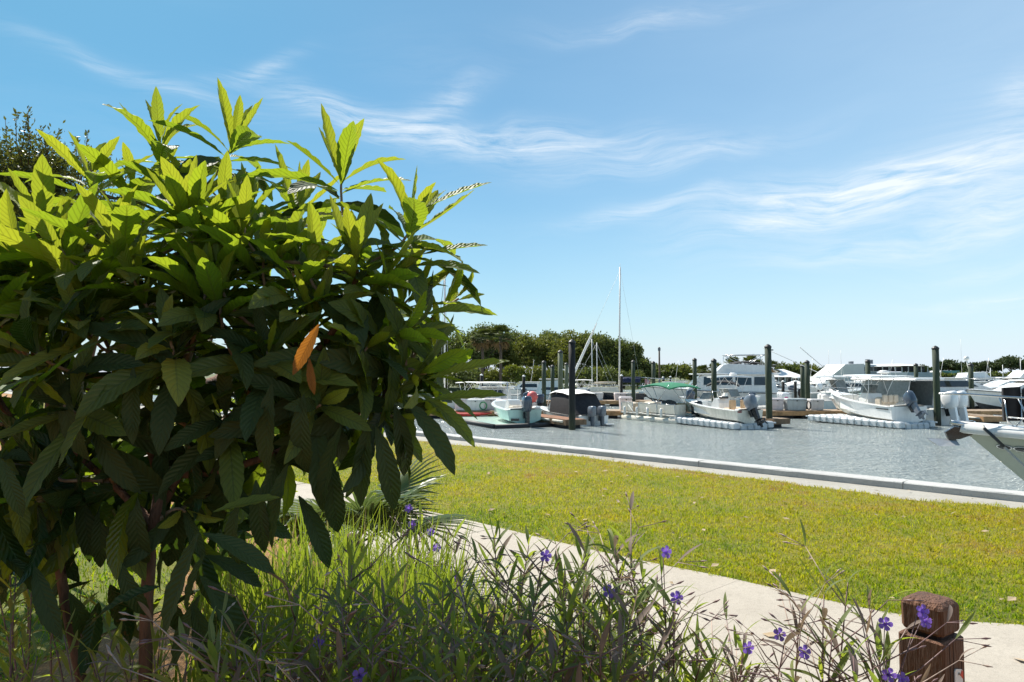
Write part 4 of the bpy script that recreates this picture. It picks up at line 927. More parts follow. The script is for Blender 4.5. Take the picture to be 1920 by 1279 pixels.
def ttop(t, x0, x1, w, z0, z1, m=M_GEL, th=.07, leg=M_WTUBE, rake=.25, crown=.05, foot=.62):
    rows = []
    nx = 8
    for i in range(nx + 1):
        u = i / nx; x = x0 + (x1 - x0) * u; e = .86 + .14 * math.sin(math.pi * min(max(u, .04), .96)) ** .5; ww = w * e
        zc = z1 + crown * math.sin(math.pi * u)
        rows.append([(x, -ww, zc), (x, -ww * .93, zc + th), (x, 0, zc + th * 1.35), (x, ww * .93, zc + th), (x, ww, zc), (x, 0, zc - .01)])
    mb = MB(); mb.grid(rows, smooth=False, close=True); mb.add(rows[0], [tuple(range(6))]); mb.add(rows[-1], [tuple(range(5, -1, -1))])
    o = mb.build('t_top', m, t)
    for sx, xa in ((0, x0 + .25), (1, x1 - .3)):
        for s in (1, -1):
            xb = (x0 + x1) / 2 + (xa - (x0 + x1) / 2) * .55 + rake * (0 if sx else .4)
            bar(o, [(xb, s * w * foot, z0), (xb * .5 + xa * .5, s * w * foot * 1.02, (z0 + z1) / 2), (xa, s * w * .82, z1 + .02)], .024, leg, 'leg')
            bar(o, [(xb * .6 + xa * .4, s * w * foot, z0 + (z1 - z0) * .45), ((x0 + x1) / 2, s * w * .8, z1 + .02)], .018, leg, 'brace')
    return o
def canopy(t, x0, x1, w, z, drop, m, name='bimini', n=10, th=.025, sag=.0):
    """fabric roof arched along its length and across"""
    def P(u, v, dz): return (x0 + (x1 - x0) * u, w * v, z - drop * abs(2 * u - 1) ** 2.2 - .12 * w * v * v + dz - sag * math.sin(u * 9.42) ** 2)
    mb = MB(); V = [-1, -.6, -.2, .2, .6, 1]
    mb.grid([[P(i / n, v, th) for v in V] for i in range(n + 1)]); mb.grid([[P(i / n, v, 0) for v in V] for i in range(n + 1)])
    for v in (-1, 1): mb.grid([[P(i / n, v, th), P(i / n, v, -.05)] for i in range(n + 1)])
    for u in (0, 1): mb.grid([[P(u, v, th), P(u, v, -.05)] for v in V])
    return mb.build(name, m, t, fix=False)
def windshield(t, x, w, z0, h, rake=.35, m=M_CLEAR, fr=M_WTUBE, side=.5):
    mb = MB(); a = [(x - side, -w, z0), (x, -w * .72, z0), (x, w * .72, z0), (x - side, w, z0)]; b = [(p[0] - rake * h, p[1] * .93, z0 + h) for p in a]
    mb.grid([a, b], smooth=False); o = mb.build('windshield', m, t, fix=False); bar(o, b, .016, fr, 'frame'); return o
def console(t, x, w, z0, h, ln=.9, m=M_GEL):
    return MB().prism([(x - ln / 2, z0), (x + ln * .62, z0), (x + ln * .45, z0 + h * .62), (x + ln * .12, z0 + h), (x - ln * .38, z0 + h * .98), (x - ln * .5, z0 + h * .7)], 'y', -w, w).build('console', m, t)
def boat(name, label, cat, xy, d, group='boats moored in the marina', dz=0., pitch=0.):
    t = thing(name, label, cat, (xy[0], xy[1], WATER_Z + dz), math.atan2(d[1], d[0]), group)
    if pitch: t.rotation_euler = (0, -pitch, math.atan2(d[1], d[0]))
    return t
def piling(px, top, d, label, m=M_PILE, cap=M_CAPB, r=.18, lean=0., zb=-4.):
    p = at(px, top, d); t = thing('piling', label, 'piling', (p.x, d, WATER_Z), 0, 'mooring pilings')
    H = p.z - WATER_Z; rs_ = random.Random(px); a = rs_.uniform(-.004, .004)
    MB().tube([(-a * 2, 0, zb - WATER_Z), (0, 0, 0), (a * H * .5, 0, H * .5), (a * H, 0, H - r * .9)], [r * .95, r, r, r * 1.02], 12).build('shaft', m, t)
    MB().lathe([(r * 1.06, -r * 1.25), (r * 1.12, -r * 1.2), (r * 1.12, -r * .82), (r * .7, -r * .35), (.01, 0)], (a * H, 0, H), 12, smooth=False).build('cap', cap, t)
def dock(name, label, c0, d, ln, w, fasc, deckm, bumper=False, zt=.52, group='floating docks', step=.155, float_=M_FLOATB):
    """floating dock from corner c0 running along d, width to the right"""
    t = thing(name, label, 'dock', (c0[0], c0[1], WATER_Z), math.atan2(d[1], d[0]), group)
    pl = MB(); n = int(ln / step)
    for i in range(n): pl.box(((i + .5) * ln / n, -w / 2, zt - .02 + .004 * ((i * 7) % 3 - 1)), (ln / n - .012, w - .02, .04))
    o = pl.build('planks', deckm, t); tag(o, kind='stuff')
    f = MB(); f.box((ln / 2, .03, zt - .17), (ln + .12, .06, .30)); f.box((ln / 2, -w - .03, zt - .17), (ln + .12, .06, .30)); f.box((-.03, -w / 2, zt - .17), (.06, w, .30)); f.box((ln + .03, -w / 2, zt - .17), (.06, w, .30)); f.box((ln / 2, -w / 2, zt - .06), (ln, w - .02, .03)); f.build('fascia', fasc, t)
    k = max(2, int(ln / 2.4))
    for i in range(k): MB().rbox(((i + .5) * ln / k, -w / 2, .06), (ln / k * .72, w * .84, .44), .05).build('float', float_, t)
    if bumper:
        for y in (.075, -w - .075):
            k = int(ln / 1.4)
            for i in range(k): lathe_x(MB(), [(-.62, .03), (-.58, .07), (.58, .07), (.62, .03)], ((i + .5) * ln / k, y, zt - .12), 8).build('bumper', M_RUBWHITE, t)
    return t
def dock_box(px, py, d, w, h, label, m=M_DBOX, dep=.62, rz=0., z=None, taper=1.12):
    """fibreglass dock box: py is the pixel of its top"""
    zt = WATER_Z + .52 if z is None else z; x = (px - 960) / F_PX * d
    t = thing('dock_box', label, 'dock box', (x, d, zt), rz, 'dock boxes')
    MB().rbox((0, 0, h * .41), (w, dep, h * .82), .04, taper=taper).build('body', m, t)
    MB().rbox((0, 0, h * .90), (w * taper + .06, dep * taper + .06, h * .18), .04, taper=.93).build('lid', m, t)
    MB().box((0, -dep * taper / 2 - .03, h * .80), (.09, .03, .07)).build('latch', M_RUB, t)
right = lambda d: Vector((d.y, -d.x))
# ------------------------------------------------------------------ docks
dock('main_dock', 'long floating timber dock with tan fascia crossing behind the moored skiffs', (-26, 47.0 + 2.2), Vector((1, 0)), 72, 2.2, M_FASO, M_DECK)
f1 = Vector((3.0, 38.2)); dock('finger_pier', 'short finger pier with brown end board beside the black piling', f1, HEAD, 9.6, 1.25, M_FASC, M_DECKR, True)
f2 = Vector((14.85, 38.9)); dock('finger_pier', 'finger pier ending in a dark board beside the skiff on cube floats', f2, HEAD, 8.8, 1.15, M_FASC, M_DECK)
H2 = Vector((-.12, .993)).normalized()
dock('finger_pier', 'orange sided finger pier beside the white twin outboards', (28.2, 41.0), H2, 6.4, 1.6, M_FASO, M_DECK, True)
dock('far_dock', 'second floating dock farther out in front of the motor yacht and sailboat', (-20, 66.4), Vector((1, 0)), 80, 2.0, M_FASO, M_DECK, step=.3)
dock('far_dock', 'outermost floating dock below the pale harbour buildings', (-40, 92), Vector((1, 0)), 150, 2.0, M_FASC, M_DECK, step=.6)
# ------------------------------------------------------------------ pilings
for (px, top, d, lab, m, cap) in [
    (1072, 636, 37.6, 'tall black piling at the end of the finger pier with the brown end board', M_PILEB, M_CAPB),
    (1440, 645, 39.4, 'tall dark green piling standing behind the skiff on cube floats', M_PILE, M_CAPB), (1754, 648, 40.6, 'tall green piling beside the twin white outboards', M_PILE, M_CAPB),
    (1338, 672, 46.6, 'dark piling between the green canopy and the ice blue boat', M_PILE, M_CAPB), (1302, 671, 58, 'piling with black cap in front of the motor yacht cabin', M_PILE, M_CAPB),
    (1187, 675, 64, 'slim dark green piling beside the sailboat mast', M_PILE, M_CAPB), (1225, 677, 64, 'slim piling behind the green canopy by the motor yacht bow', M_PILE, M_CAPB),
    (1627, 674, 53, 'dark green piling in front of the white restaurant', M_PILE, M_CAPB), (1820, 681, 56, 'dark piling in front of the white express cruiser', M_PILE, M_CAPB), (1020, 676, 58, 'slim green piling against the oak trees behind the black canvas cruiser', M_PILE, M_CAPB),
    (1036, 684, 66, 'shorter green piling against the oak trees', M_PILE, M_CAPB), (1051, 656, 50, 'pale weathered piling next to the tall black one', M_PILEL, M_CAPB), (1062, 680, 68, 'thin grey green piling half hidden behind the tall black one', M_PILEL, M_CAPB),
    (1513, 675, 52, 'green piling behind the outriggers of the sportfishing boat', M_PILE, M_CAPB), (1504, 683, 60, 'thin piling just behind the outriggers', M_PILE, M_CAPB), (1717, 681, 63, 'green piling beside the restaurant and the flag', M_PILE, M_CAPB), (1413, 682, 66, 'pale thin piling in front of the palms', M_PILEL, M_CAPB)]: piling(px, top, d, lab, m, cap)
for (px, top, d, lab) in [(982, 703, 66, 'short dark post with white cap before the lime bush'), (903, 701, 66, 'short dark post with white cap by the left palms'), (1165, 702, 68, 'short white capped post beside the sailboat'), (1243, 706, 90, 'short white capped post beyond the motor yacht bow'), (1257, 705, 90, 'short white capped post nearer the motor yacht cabin'),
                          (1468, 713, 66, 'short black post with white cap beside the palms'), (1491, 713, 66, 'short black post with white cap in front of the pavilion'), (1455, 712, 92, 'farther short post with white cap under the palms'), (1789, 718, 92, 'short white capped post in front of the green roofed house'), (1799, 719, 92, 'second white capped post in front of the green roofed house')]: piling(px, top, d, lab, M_PILEB, M_CAPW, .14)
# ------------------------------------------------------------------ dock boxes
for (px, py, d, w, h, lab, m) in [(865, 752, 47.6, .8, .85, 'rose white dock box half hidden behind loquat leaves', M_DBOXP), (892, 752, 47.6, 1.15, .8, 'wide white dock box with green hose beside it', M_DBOX), (921, 750, 48.2, 1.15, .82, 'rose white dock box behind the mint skiff bow', M_DBOXP), (944, 752, 48.0, .9, .78, 'small rose white dock box behind the mint skiff', M_DBOXP),
    (1172, 753, 48.0, .75, .95, 'tall rose dock box beside the pontoon boat bow', M_DBOXP), (1453, 757, 48.0, .8, .85, 'rose white dock box just beside the tall dark green piling', M_DBOXP), (1489, 757, 47.7, 1.25, .85, 'big grey dock box with a dark hose hung on its side', M_DBOXG), (1527, 757, 47.9, .85, .8, 'white dock box in front of the sportfishing boat hull', M_DBOX)]: dock_box(px, py, d, w, h, lab, m)
for (px, d, w, h, lab, m) in [(1117, 65.5, 1.2, .75, 'white dock box on the far dock before the dark sailboat', M_DBOX), (1162, 65.5, 1.0, .72, 'rose dock box on the far dock before the dark sailboat', M_DBOXP), (1182, 65.5, .8, .72, 'grey dock box beside the slim green piling', M_DBOXG), (1158, 78, 1.0, .8, 'white dock box on the sailboat side of the far dock', M_DBOX)]: dock_box(px, 0, d, w, h, lab, m)
hose = MB()
for k in range(3): hose.tube([(.70 + .02 * k, -.34 + .3 * math.cos(a), .40 + .28 * math.sin(a)) for a in [i * .42 for i in range(16)]], .03, 5, cap=False)
h1 = hose.build('garden_hose', M_RUB); h1.location = ((1489 - 960) / F_PX * 47.7, 47.5, WATER_Z + .5); tag(h1, 'dark coiled hose hanging on the grey dock box', 'hose')
hose2 = MB()
for k in range(3): hose2.tube([(.0 + .02 * k, .26 * math.cos(a), .34 + .26 * math.sin(a)) for a in [i * .42 for i in range(16)]], .035, 5, cap=False)
h2 = hose2.build('garden_hose', mat('hose_green', (.02, .22, .07), .5)); h2.location = ((906 - 960) / F_PX * 47.1, 47.15, WATER_Z + .52); h2.rotation_euler.z = 1.2; tag(h2, 'green coiled hose beside the wide white dock box', 'hose')
# kayak on the dock
ky = MB(); rows = []
for i in range(13):
    u = i / 12; w = .34 * math.sin(math.pi * min(max(u, .02), .98)) ** .6; z = .14 + .10 * (2 * u - 1) ** 2
    rows.append([(-1.6 + 3.2 * u, w * math.cos(a), z + (.13 if math.sin(a) > 0 else .16) * math.sin(a) * (w / .34)) for a in [k * math.pi / 5 for k in range(10)]])
ky.grid(rows, close=True); kt = ky.build('kayak', M_REDH); kt.location = ((878 - 960) / F_PX * 46.6, 46.75, WATER_Z + .16); kt.rotation_euler.z = .06; tag(kt, 'red kayak lying along the front of the dock', 'kayak')
# ------------------------------------------------------------------ cube-float drive-on docks
def cube_mesh():
    mb = MB(); mb.rbox((0, 0, 0), (.47, .47, .38), .06); 
    for x, y in ((-.235, -.235), (.235, -.235), (.235, .235), (-.235, .235)): mb.box((x, y, .11), (.12, .12, .07))
    me = bpy.data.meshes.new('cube_float'); me.from_pydata(mb.v, [], mb.f); me.materials.append(M_CUBE); me.update(); return me
CUBE = cube_mesh()
def cube_dock(c0, d, nl, nw, label):
    t = thing('cube_float_dock', label, 'floating dock', (c0[0], c0[1], WATER_Z), math.atan2(d[1], d[0]), 'drive on cube float docks')
    for i in range(nl):
        for j in range(nw):
            o = bpy.data.objects.new('float_block', CUBE); dip = -.14 * (1 - i / (nl - 1)) ** 2 if 0 < j < nw - 1 else -.05 * (1 - i / (nl - 1))
            o.location = (.25 + .5 * i, -.25 - .5 * j, .25 + dip + rl.uniform(-.008, .008)); o.rotation_euler.z = rl.uniform(-.02, .02); link(o, t)
c1 = Vector((12.1, 37.4)); cube_dock(c1, HEAD, 11, 6, 'grey drive on dock of cube floats carrying the small cream skiff')
c2 = Vector((21.5, 38.0)); HC = Vector((-.40, .916)).normalized(); cube_dock(c2, HC, 13, 6, 'grey drive on dock of cube floats carrying the white fishing boat with hardtop')
# ------------------------------------------------------------------ the boats, one by one
GB = 'boats moored in the marina'
# mint skiff on its black pipe float
t = thing('drive_on_float', 'low teal drive on float edged with black pipe under the mint skiff', 'floating dock', (-.9, 38.6, WATER_Z), math.atan2(HEAD.y, HEAD.x), 'drive on cube float docks')
MB().rbox((4.2, -2.4, .10), (8.4, 4.4, .12), .03).build('platform', M_GELM, t)
for (a, b) in (((-.15, .15, .08), (8.8, .15, .08)), ((-.15, .15, .08), (-.15, -4.9, .08)), ((-.15, -4.9, .08), (3.5, -4.9, .08))):
    MB().tube([a, tuple((p + q) / 2 for p, q in zip(a, b)), b], .17, 10).build('pipe', M_FLOATB, t)
t = boat('skiff', 'mint green and white open skiff with grey outboard on a black edged float', 'boat', Vector((-.9, 38.6)) + right(HEAD) * 2.05 + HEAD * .5, Vector((-.30, .954)), GB, .30, .015)
hull(t, 5.3, 2.0, .62, .88, .22, M_GELM, M_GEL, M_GEL, .05, .74, .2, .14, M_GEL)
outboard(t, 0, 0, .52, M_OBG, M_OBB, .12, 1.15); console(t, 2.1, .34, .2, .85, .7)
bar(t, [(2.2, .3, .9), (2.2, .3, 2.05)], .02, M_STEEL, 'pole'); bar(t, [(2.2, -.3, .9), (2.2, -.3, 1.95), (2.4, 0, 2.0), (2.2, .3, 1.95)], .02, M_STEEL, 'grab_rail')
MB().rbox((1.2, 0, .5), (.5, .9, .5), .06).build('cooler_seat', M_BEIGE, t); MB().rbox((.25, -.72, .62), (.4, .35, .34), .05).build('bait_box', M_GEL, t)
MB().box((-.02, .55, .1), (.05, .45, .12)).build('trim_tab', M_OBB, t); t.scale = (1.1, 1.12, 1.1)
# cuddy cruiser under black canvas
P2 = Vector((4.85, 40.6)); t = boat('cuddy_cruiser', 'white cuddy cruiser closed in with black canvas and two grey outboards', 'boat', P2, HEAD, GB)
hull(t, 8.3, 2.75, .75, 1.05, .35, M_GEL, M_BOT, M_GEL, .03, .5, .3, .2, M_RUB)
mb = MB(); prof = [(.35, .70), (.55, .9), (1.3, 2.35), (3.6, 2.62), (4.3, 2.5), (4.45, 2.1), (5.1, 1.05)]
def cov(x, z):
    w = 1.32 if z < 1.2 else 1.32 - .22 * (z - 1.2) / 1.4
    return w
rows = [[(x, -cov(x, .8), .78), (x, -cov(x, z * .6 + .4), z * .6 + .4), (x, -cov(x, z) * .9, z), (x, 0, z + .10), (x, cov(x, z) * .9, z), (x, cov(x, z * .6 + .4), z * .6 + .4), (x, cov(x, .8), .78)] for x, z in [(.30, .80), (.7, 1.3), (1.3, 2.30), (2.4, 2.50), (3.6, 2.55), (4.3, 2.42)]]
cv = mb.grid(rows).build('canvas_enclosure', M_CANB, t, fix=False)
rows = [[(x, -1.22, z - .14), (x, -.9, z + .02), (x, 0, z + .09), (x, .9, z + .02), (x, 1.22, z - .14)] for x, z in [(1.15, 2.36), (2.4, 2.57), (3.6, 2.62), (4.5, 2.46)]]
MB().grid(rows).build('roof_cloth', M_CANW, cv, fix=False)
windshield(t, 5.5, 1.2, 1.0, 1.35, .75, M_CLEAR, M_WTUBE, 1.0)
for s in (-1, 1): bar(t, [(4.5, s * 1.1, 2.4), (5.2, s * 1.05, 1.1)], .03, M_WTUBE, 'strut')
outboard(t, -.1, .42, .72, M_OBS, M_OBG, 0.05, 1.12); outboard(t, -.1, -.42, .72, M_OBS, M_OBG, .05, 1.12)
MB().rbox((-.35, -1.0, .12), (.7, .6, .08), .03).build('swim_platform', M_GEL, t); t.scale = (.84, .80, .78)
# pontoon boat with green bimini
P3 = Vector((10.0, 42.0)) + right(HEAD) * 1.22; t = boat('pontoon_boat', 'weathered cream pontoon boat under a dark green bimini with dangling fenders', 'boat', P3, Vector((-.47, .883)), GB)
for y in (-1.0, 1.0):
    lathe_x(MB(), [(-.1, .24), (0, .33), (5.0, .33), (5.5, .26), (5.9, .04)], (0, y, .08), 14, 1., .95).build('pontoon', M_GELC, t)
MB().rbox((2.75, 0, .47), (5.6, 2.5, .12), .04).build('deck', M_SOLE, t)
for y in (1.22, -1.22):
    for (a, b) in ((.05, 1.75), (1.8, 3.6), (4.2, 5.45)):
        pn = MB(); pn.box(((a + b) / 2, y, .86), (b - a, .03, .55)); o = pn.build('fence_panel', M_GELC, t)
        bar(o, [(a, y, 1.16), (b, y, 1.16)], .022, M_STEEL, 'top_rail')
pn = MB(); pn.box((5.45, .75, .86), (.03, .9, .55)); pn.box((5.45, -.75, .86), (.03, .9, .55)); pn.box((.05, .8, .86), (.03, .8, .6)); pn.box((.05, -.8, .86), (.03, .8, .6)); pn.build('end_panel', M_GELC, t)
for x in (.1, 1.78, 3.62, 4.2, 5.45):
    for y in (1.23, -1.23): bar(t, [(x, y, .5), (x, y, 1.18)], .02, M_STEEL, 'stanchion')
canopy(t, .5, 3.5, 1.3, 2.5, .22, M_CANG)
for y in (1.15, -1.15):
    for (x0, x1) in ((1.9, .7), (1.9, 3.3), (1.6, 2.3)): bar(t, [(x0, y, 1.15), (x1, y, 2.38)], .02, M_STEEL, 'bimini_pole')
for x in (1.2, 2.5, 3.6, 4.9): lathe_x(MB(), [(-.28, .03), (-.24, .09), (.24, .09), (.28, .03)], (0, 0, 0), 10).build('fender', M_GEL, t).matrix_local = Matrix.Translation((x, 1.36, .62)) @ Matrix.Rotation(R(90), 4, 'Y')
bar(t, [(4.6, 1.3, 1.0), (4.0, 1.36, .55), (3.4, 1.36, .45), (2.9, 1.36, .6), (2.6, 1.3, 1.0)], .018, M_DBOXG, 'dock_line')
for (x, y, c) in ((3.0, .8, M_BEIGE), (4.7, .8, M_BEIGE), (4.7, -.8, M_BEIGE), (2.1, -.8, M_TAN)): MB().rbox((x, y, .85), (1.1, .6, .62), .08).build('bench_seat', c, t)
cl = MB(); cl.lathe([(.05, .5), (.55, .55), (.6, .8), (.45, 1.02), (.2, 1.1), (.05, 1.12)], (1.3, .6, .3), 10, sy=.7); cl.build('bundled_cover', mat('cover_grey_brown', (.10, .085, .08), .9, var=.5, scale=12, bump=1., bscale=20), t)
outboard(t, -.15, 0, .62, M_OBB, M_OBB, .0, 1.15); bar(t, [(0, .5, .5), (-.6, .5, .55), (-.6, -.5, .55), (0, -.5, .5)], .025, M_STEEL, 'stern_rail')
# cream skiff on cube floats
P4 = c1 + right(HEAD) * 1.5 + HEAD * .35; t = boat('skiff', 'cream open skiff with two tan seats and tilted grey outboard on cube floats', 'boat', P4, HEAD, GB, .42, .02)
hull(t, 5.6, 2.05, .62, .92, .2, M_GELC, M_GELC, M_GEL, .05, .72, .22, .16, M_GEL); outboard(t, 0, .05, .62, M_OBS, M_OBB, .55, 1.15)
console(t, 2.4, .38, .22, .95, .7); MB().rbox((2.1, 0, 1.22), (.3, .5, .14), .03).build('dash', M_OBB, t)
for y in (.42, -.42):
    s_ = MB().rbox((1.15, y, .62), (.5, .48, .12), .04).build('seat', M_TAN, t); MB().rbox((.92, y, .9), (.12, .48, .5), .04).build('backrest', M_TAN, s_)
MB().box((.01, .75, .55), (.02, .32, .14)).build('registration_patch', M_REDH, t); bar(t, [(2.6, .34, 1.1), (2.7, .32, 1.55), (2.7, -.32, 1.55), (2.6, -.34, 1.1)], .018, M_STEEL, 'grab_rail')
# white fishing boat with T-top on cube floats
P5 = c2 + right(HC) * 1.55 + HC * .6; t = boat('centre_console_boat', 'white fishing boat with hardtop and silver blue outboard riding on cube floats', 'boat', P5, Vector((-.16, .987)), GB, .40, .03)
hull(t, 7.2, 2.5, .80, 1.28, .3, M_GEL, M_GELC, M_GEL, .04, .72, .3, .2, M_GEL, stripe=None)
outboard(t, -.05, .0, .85, M_OBG, M_OBS, .75, 1.12); console(t, 3.3, .5, .3, 1.1, 1.0); windshield(t, 3.75, .5, 1.35, .55, .35, M_CLEAR, M_WTUBE, .4)
ttop(t, 2.0, 4.6, 1.05, .75, 2.38, M_GEL, .08); MB().rbox((1.9, 0, .85), (.55, 1.1, .75), .08).build('leaning_post', M_BEIGE, t)
for y in (.35, -.35, 0): MB().rbox((1.5, y, 1.15), (.14, .32, .5), .05).build('backrest', M_BEIGE, t)
bar(t, [(4.6, .9, 1.2), (5.6, .8, 1.5), (6.7, .3, 1.55), (6.95, 0, 1.55), (6.7, -.3, 1.55), (5.6, -.8, 1.5), (4.6, -.9, 1.2)], .016, M_STEEL, 'bow_rail')
MB().box((.7, 1.17, .62), (1.0, .03, .05)).build('side_stripe', M_OBB, t)
# enclosed boat with white twin outboards
P6 = Vector((26.2, 41.2)); t = boat('walkaround_boat', 'white boat with clear curtain wheelhouse and big twin white outboards', 'boat', P6, Vector((-.40, .916)), GB)
hull(t, 8.6, 2.9, .95, 1.4, .4, M_GEL, M_BOT, M_GEL, .04, .55, .35, .22, M_GEL)
outboard(t, -.15, .42, 1.0, M_OBW, M_OBW, .25, 1.4); outboard(t, -.15, -.42, 1.0, M_OBW, M_OBW, .25, 1.4)
mb = MB(); rows = [[(1.9, y, .95), (1.7, y, 2.7)] for y in (-1.2, 1.2)]; cb_ = [(1.8, -1.2), (5.0, -1.15), (5.6, -.6), (5.6, .6), (5.0, 1.15), (1.8, 1.2)]
mb.grid([[(x, y, 1.05) for x, y in cb_], [(x - .25, y * .93, 2.6) for x, y in cb_]], smooth=False); en = mb.build('curtain_enclosure', M_CLEAR, t, fix=False)
for x, y in cb_: bar(en, [(x, y * 1.005, 1.0), (x - .25, y * .935, 2.62)], .028, M_WTUBE, 'post')
MB().rbox((3.35, 0, 2.72), (4.7, 2.7, .14), .06).build('hardtop', M_GEL, t); MB().rbox((3.0, 0, 1.1), (1.4, 1.2, .9), .08).build('helm', M_GELG, t)
rd = MB(); rd.lathe([(.3, 0), (.33, .06), (.3, .16), (.1, .2)], (4.2, 0, 3.1), 12); ro = rd.build('radar_dome', M_GEL, t); bar(ro, [(4.1, .3, 2.8), (4.2, .25, 3.1), (4.2, -.25, 3.1), (4.1, -.3, 2.8)], .03, M_WTUBE, 'arch')
# sportfishing centre console, bow to the right
P7 = Vector(((1478 - 960) / F_PX * 54, 54.0)); t = boat('sportfishing_boat', 'pale sportfishing boat with outriggers, hardtop and pink marked white outboards', 'boat', P7, Vector((.985, -.17)), GB)
hull(t, 7.6, 2.7, .95, 1.45, .4, M_GELB, M_BOT, M_GEL, .04, .6, .35, .2, M_GEL); 
for y in (.7, 0, -.7): outboard(t, -.1, y, .85, M_OBW, M_OBW, 0, 1.05, M_PINK)
tt = ttop(t, 1.8, 5.4, 1.15, .9, 2.75, M_GEL, .09); console(t, 3.8, .6, .35, 1.35, 1.2); windshield(t, 4.3, .7, 1.5, 1.1, .3, M_CLEAR, M_WTUBE, .8)
for y in (.55, -.55): MB().rbox((2.6, y, .95), (.6, .6, 1.1), .1).build('seat', M_GEL, t)
for (y, x1, z1) in ((.9, -1.6, 5.2), (-.9, .5, 5.1)): bar(t, [(3.2, y, 2.8), (x1, y * 1.8, z1)], .028, M_WTUBE, 'outrigger')
for x in (3.0, 3.9): bar(t, [(x, 0, 2.85), (x, 0, 4.9)], .014, M_WTUBE, 'antenna')
# ice blue express boat with T-top, bow to the right
P8 = Vector(((1300 - 960) / F_PX * 54.5, 54.5)); t = boat('express_boat', 'ice blue and white express boat with tubular hardtop behind the cream skiff', 'boat', P8, Vector((.99, .12)), GB)
hull(t, 5.6, 2.5, .95, 1.25, .35, M_GELB, M_BOT, M_GEL, .05, .55, .4, .2, M_GEL, stripe=M_GEL); outboard(t, -.1, 0, .95, M_OBG, M_OBS, .3, 1.1)
ttop(t, 1.5, 4.4, 1.05, 1.0, 2.75, M_GEL, .1); console(t, 3.0, .5, .4, 1.15, .9); windshield(t, 3.6, .9, 1.25, .6, .4, M_CLEAR, M_WTUBE, .9)
rd = MB(); rd.lathe([(.28, 0), (.3, .06), (.26, .18), (.1, .22)], (3.3, 0, 2.93), 12); rd.build('radar_dome', M_GEL, t)
# runabout with black bimini
P9 = Vector(((1400 - 960) / F_PX * 57, 57.0)); t = boat('runabout', 'white runabout under a small black bimini on hoop frame', 'boat', P9, Vector((-.93, .36)), GB)
hull(t, 5.6, 2.3, .75, 1.05, .3, M_GEL, M_BOT, M_GEL, .05, .6, .35, .18, M_RUB); canopy(t, .6, 3.2, 1.05, 2.5, .35, M_CANB); windshield(t, 3.8, .95, .95, .55, .6, M_CLEAR, M_WTUBE, .8)
for y in (1.0, -1.0):
    bar(t, [(1.9, y, .9), (.7, y, 2.1)], .02, M_WTUBE, 'bimini_pole'); bar(t, [(1.9, y, .9), (3.1, y, 2.1)], .02, M_WTUBE, 'bimini_pole')
outboard(t, -.1, 0, .8, M_OBG, M_OBB, .1, 1.0)
t = boat('skiff', 'low white skiff lying behind the tall dark green piling', 'boat', ((1402 - 960) / F_PX * 51.5, 51.5), Vector((1, .04)), GB)
hull(t, 4.6, 1.9, .6, .85, .2, M_GEL, M_BOT, M_GEL, .05, .7, .2, .14, M_GEL); console(t, 2., .35, .2, .8, .7); outboard(t, -.05, 0, .6, M_OBG, M_OBB, .0, .95)
# motor yacht
P10 = Vector((24.4, 61.2)); t = boat('motor_yacht', 'big white motor yacht with black rub stripe, long cabin and flybridge', 'boat', P10, Vector((-.985, .17)), GB)
hull(t, 12.8, 3.9, 1.35, 1.95, .6, M_GEL, M_BOT, M_GEL, .02, .12, 1.0, .3, M_RUB, stripe=None, full=2.6)
sm = MB(); 
def trunk_house(mb, prof, w0, w1):
    n = len(prof); zmin = min(z for _, z in prof); zmax = max(z for _, z in prof)
    def ww(z): return w0 + (w1 - w0) * (z - zmin) / max(.01, zmax - zmin)
    vs = [(x, -ww(z), z) for x, z in prof] + [(x, ww(z), z) for x, z in prof]
    mb.add(vs, [(i, (i + 1) % n, n + (i + 1) % n, n + i) for i in range(n)] + [tuple(range(n)), tuple(range(2 * n - 1, n - 1, -1))]); return mb
trunk_house(MB(), [(.9, 1.45), (8.6, 1.6), (7.7, 2.65), (7.2, 2.95), (1.2, 2.95)], 1.7, 1.5).build('cabin', M_GEL, t)
MB().rbox((4.5, 0, 3.02), (7.4, 3.5, .12), .05).build('cabin_roof', M_GEL, t)
for s in (-1, 1):
    for (a, b) in ((1.7, 2.9), (3.1, 4.5), (4.7, 6.1), (6.3, 7.2)):
        o = MB(); o.add([(a, s * 1.635, 2.05), (b, s * 1.635, 2.05), (b - .05, s * 1.545, 2.78), (a, s * 1.545, 2.78)], [(0, 1, 2, 3)]); q = o.build('window', M_TINT, t); bar(q, [(a, s * 1.64, 2.04), (b, s * 1.64, 2.04)], .03, M_GEL, 'frame')
o = MB(); o.add([(8.34, -1.3, 1.98), (8.34, 1.3, 1.98), (7.74, 1.2, 2.68), (7.74, -1.2, 2.68)], [(0, 1, 2, 3)]); o.build('windshield', M_TINT, t)
trunk_house(MB(), [(1.6, 3.08), (6.2, 3.08), (5.4, 3.85), (4.9, 3.95), (1.8, 3.80)], 1.45, 1.3).build('flybridge', M_GEL, t)
fr = MB(); fr.tube([(1.7, 1.3, 4.75), (5.2, 1.3, 4.72), (5.2, -1.3, 4.72), (1.7, -1.3, 4.75), (1.7, 1.3, 4.75)], .03, 5); fo = fr.build('top_frame', M_STEEL, t)
for (x, y) in ((1.8, 1.25), (5.1, 1.25), (1.8, -1.25), (5.1, -1.25)): bar(fo, [(3.4, y, 3.85), (x, y, 4.75)], .025, M_STEEL, 'strut'); bar(fo, [(x, y, 3.8), (x, y, 4.75)], .025, M_STEEL, 'strut')
canopy(t, 2.2, 4.6, 1.2, 4.2, .15, M_CANB, 'folded_cover')
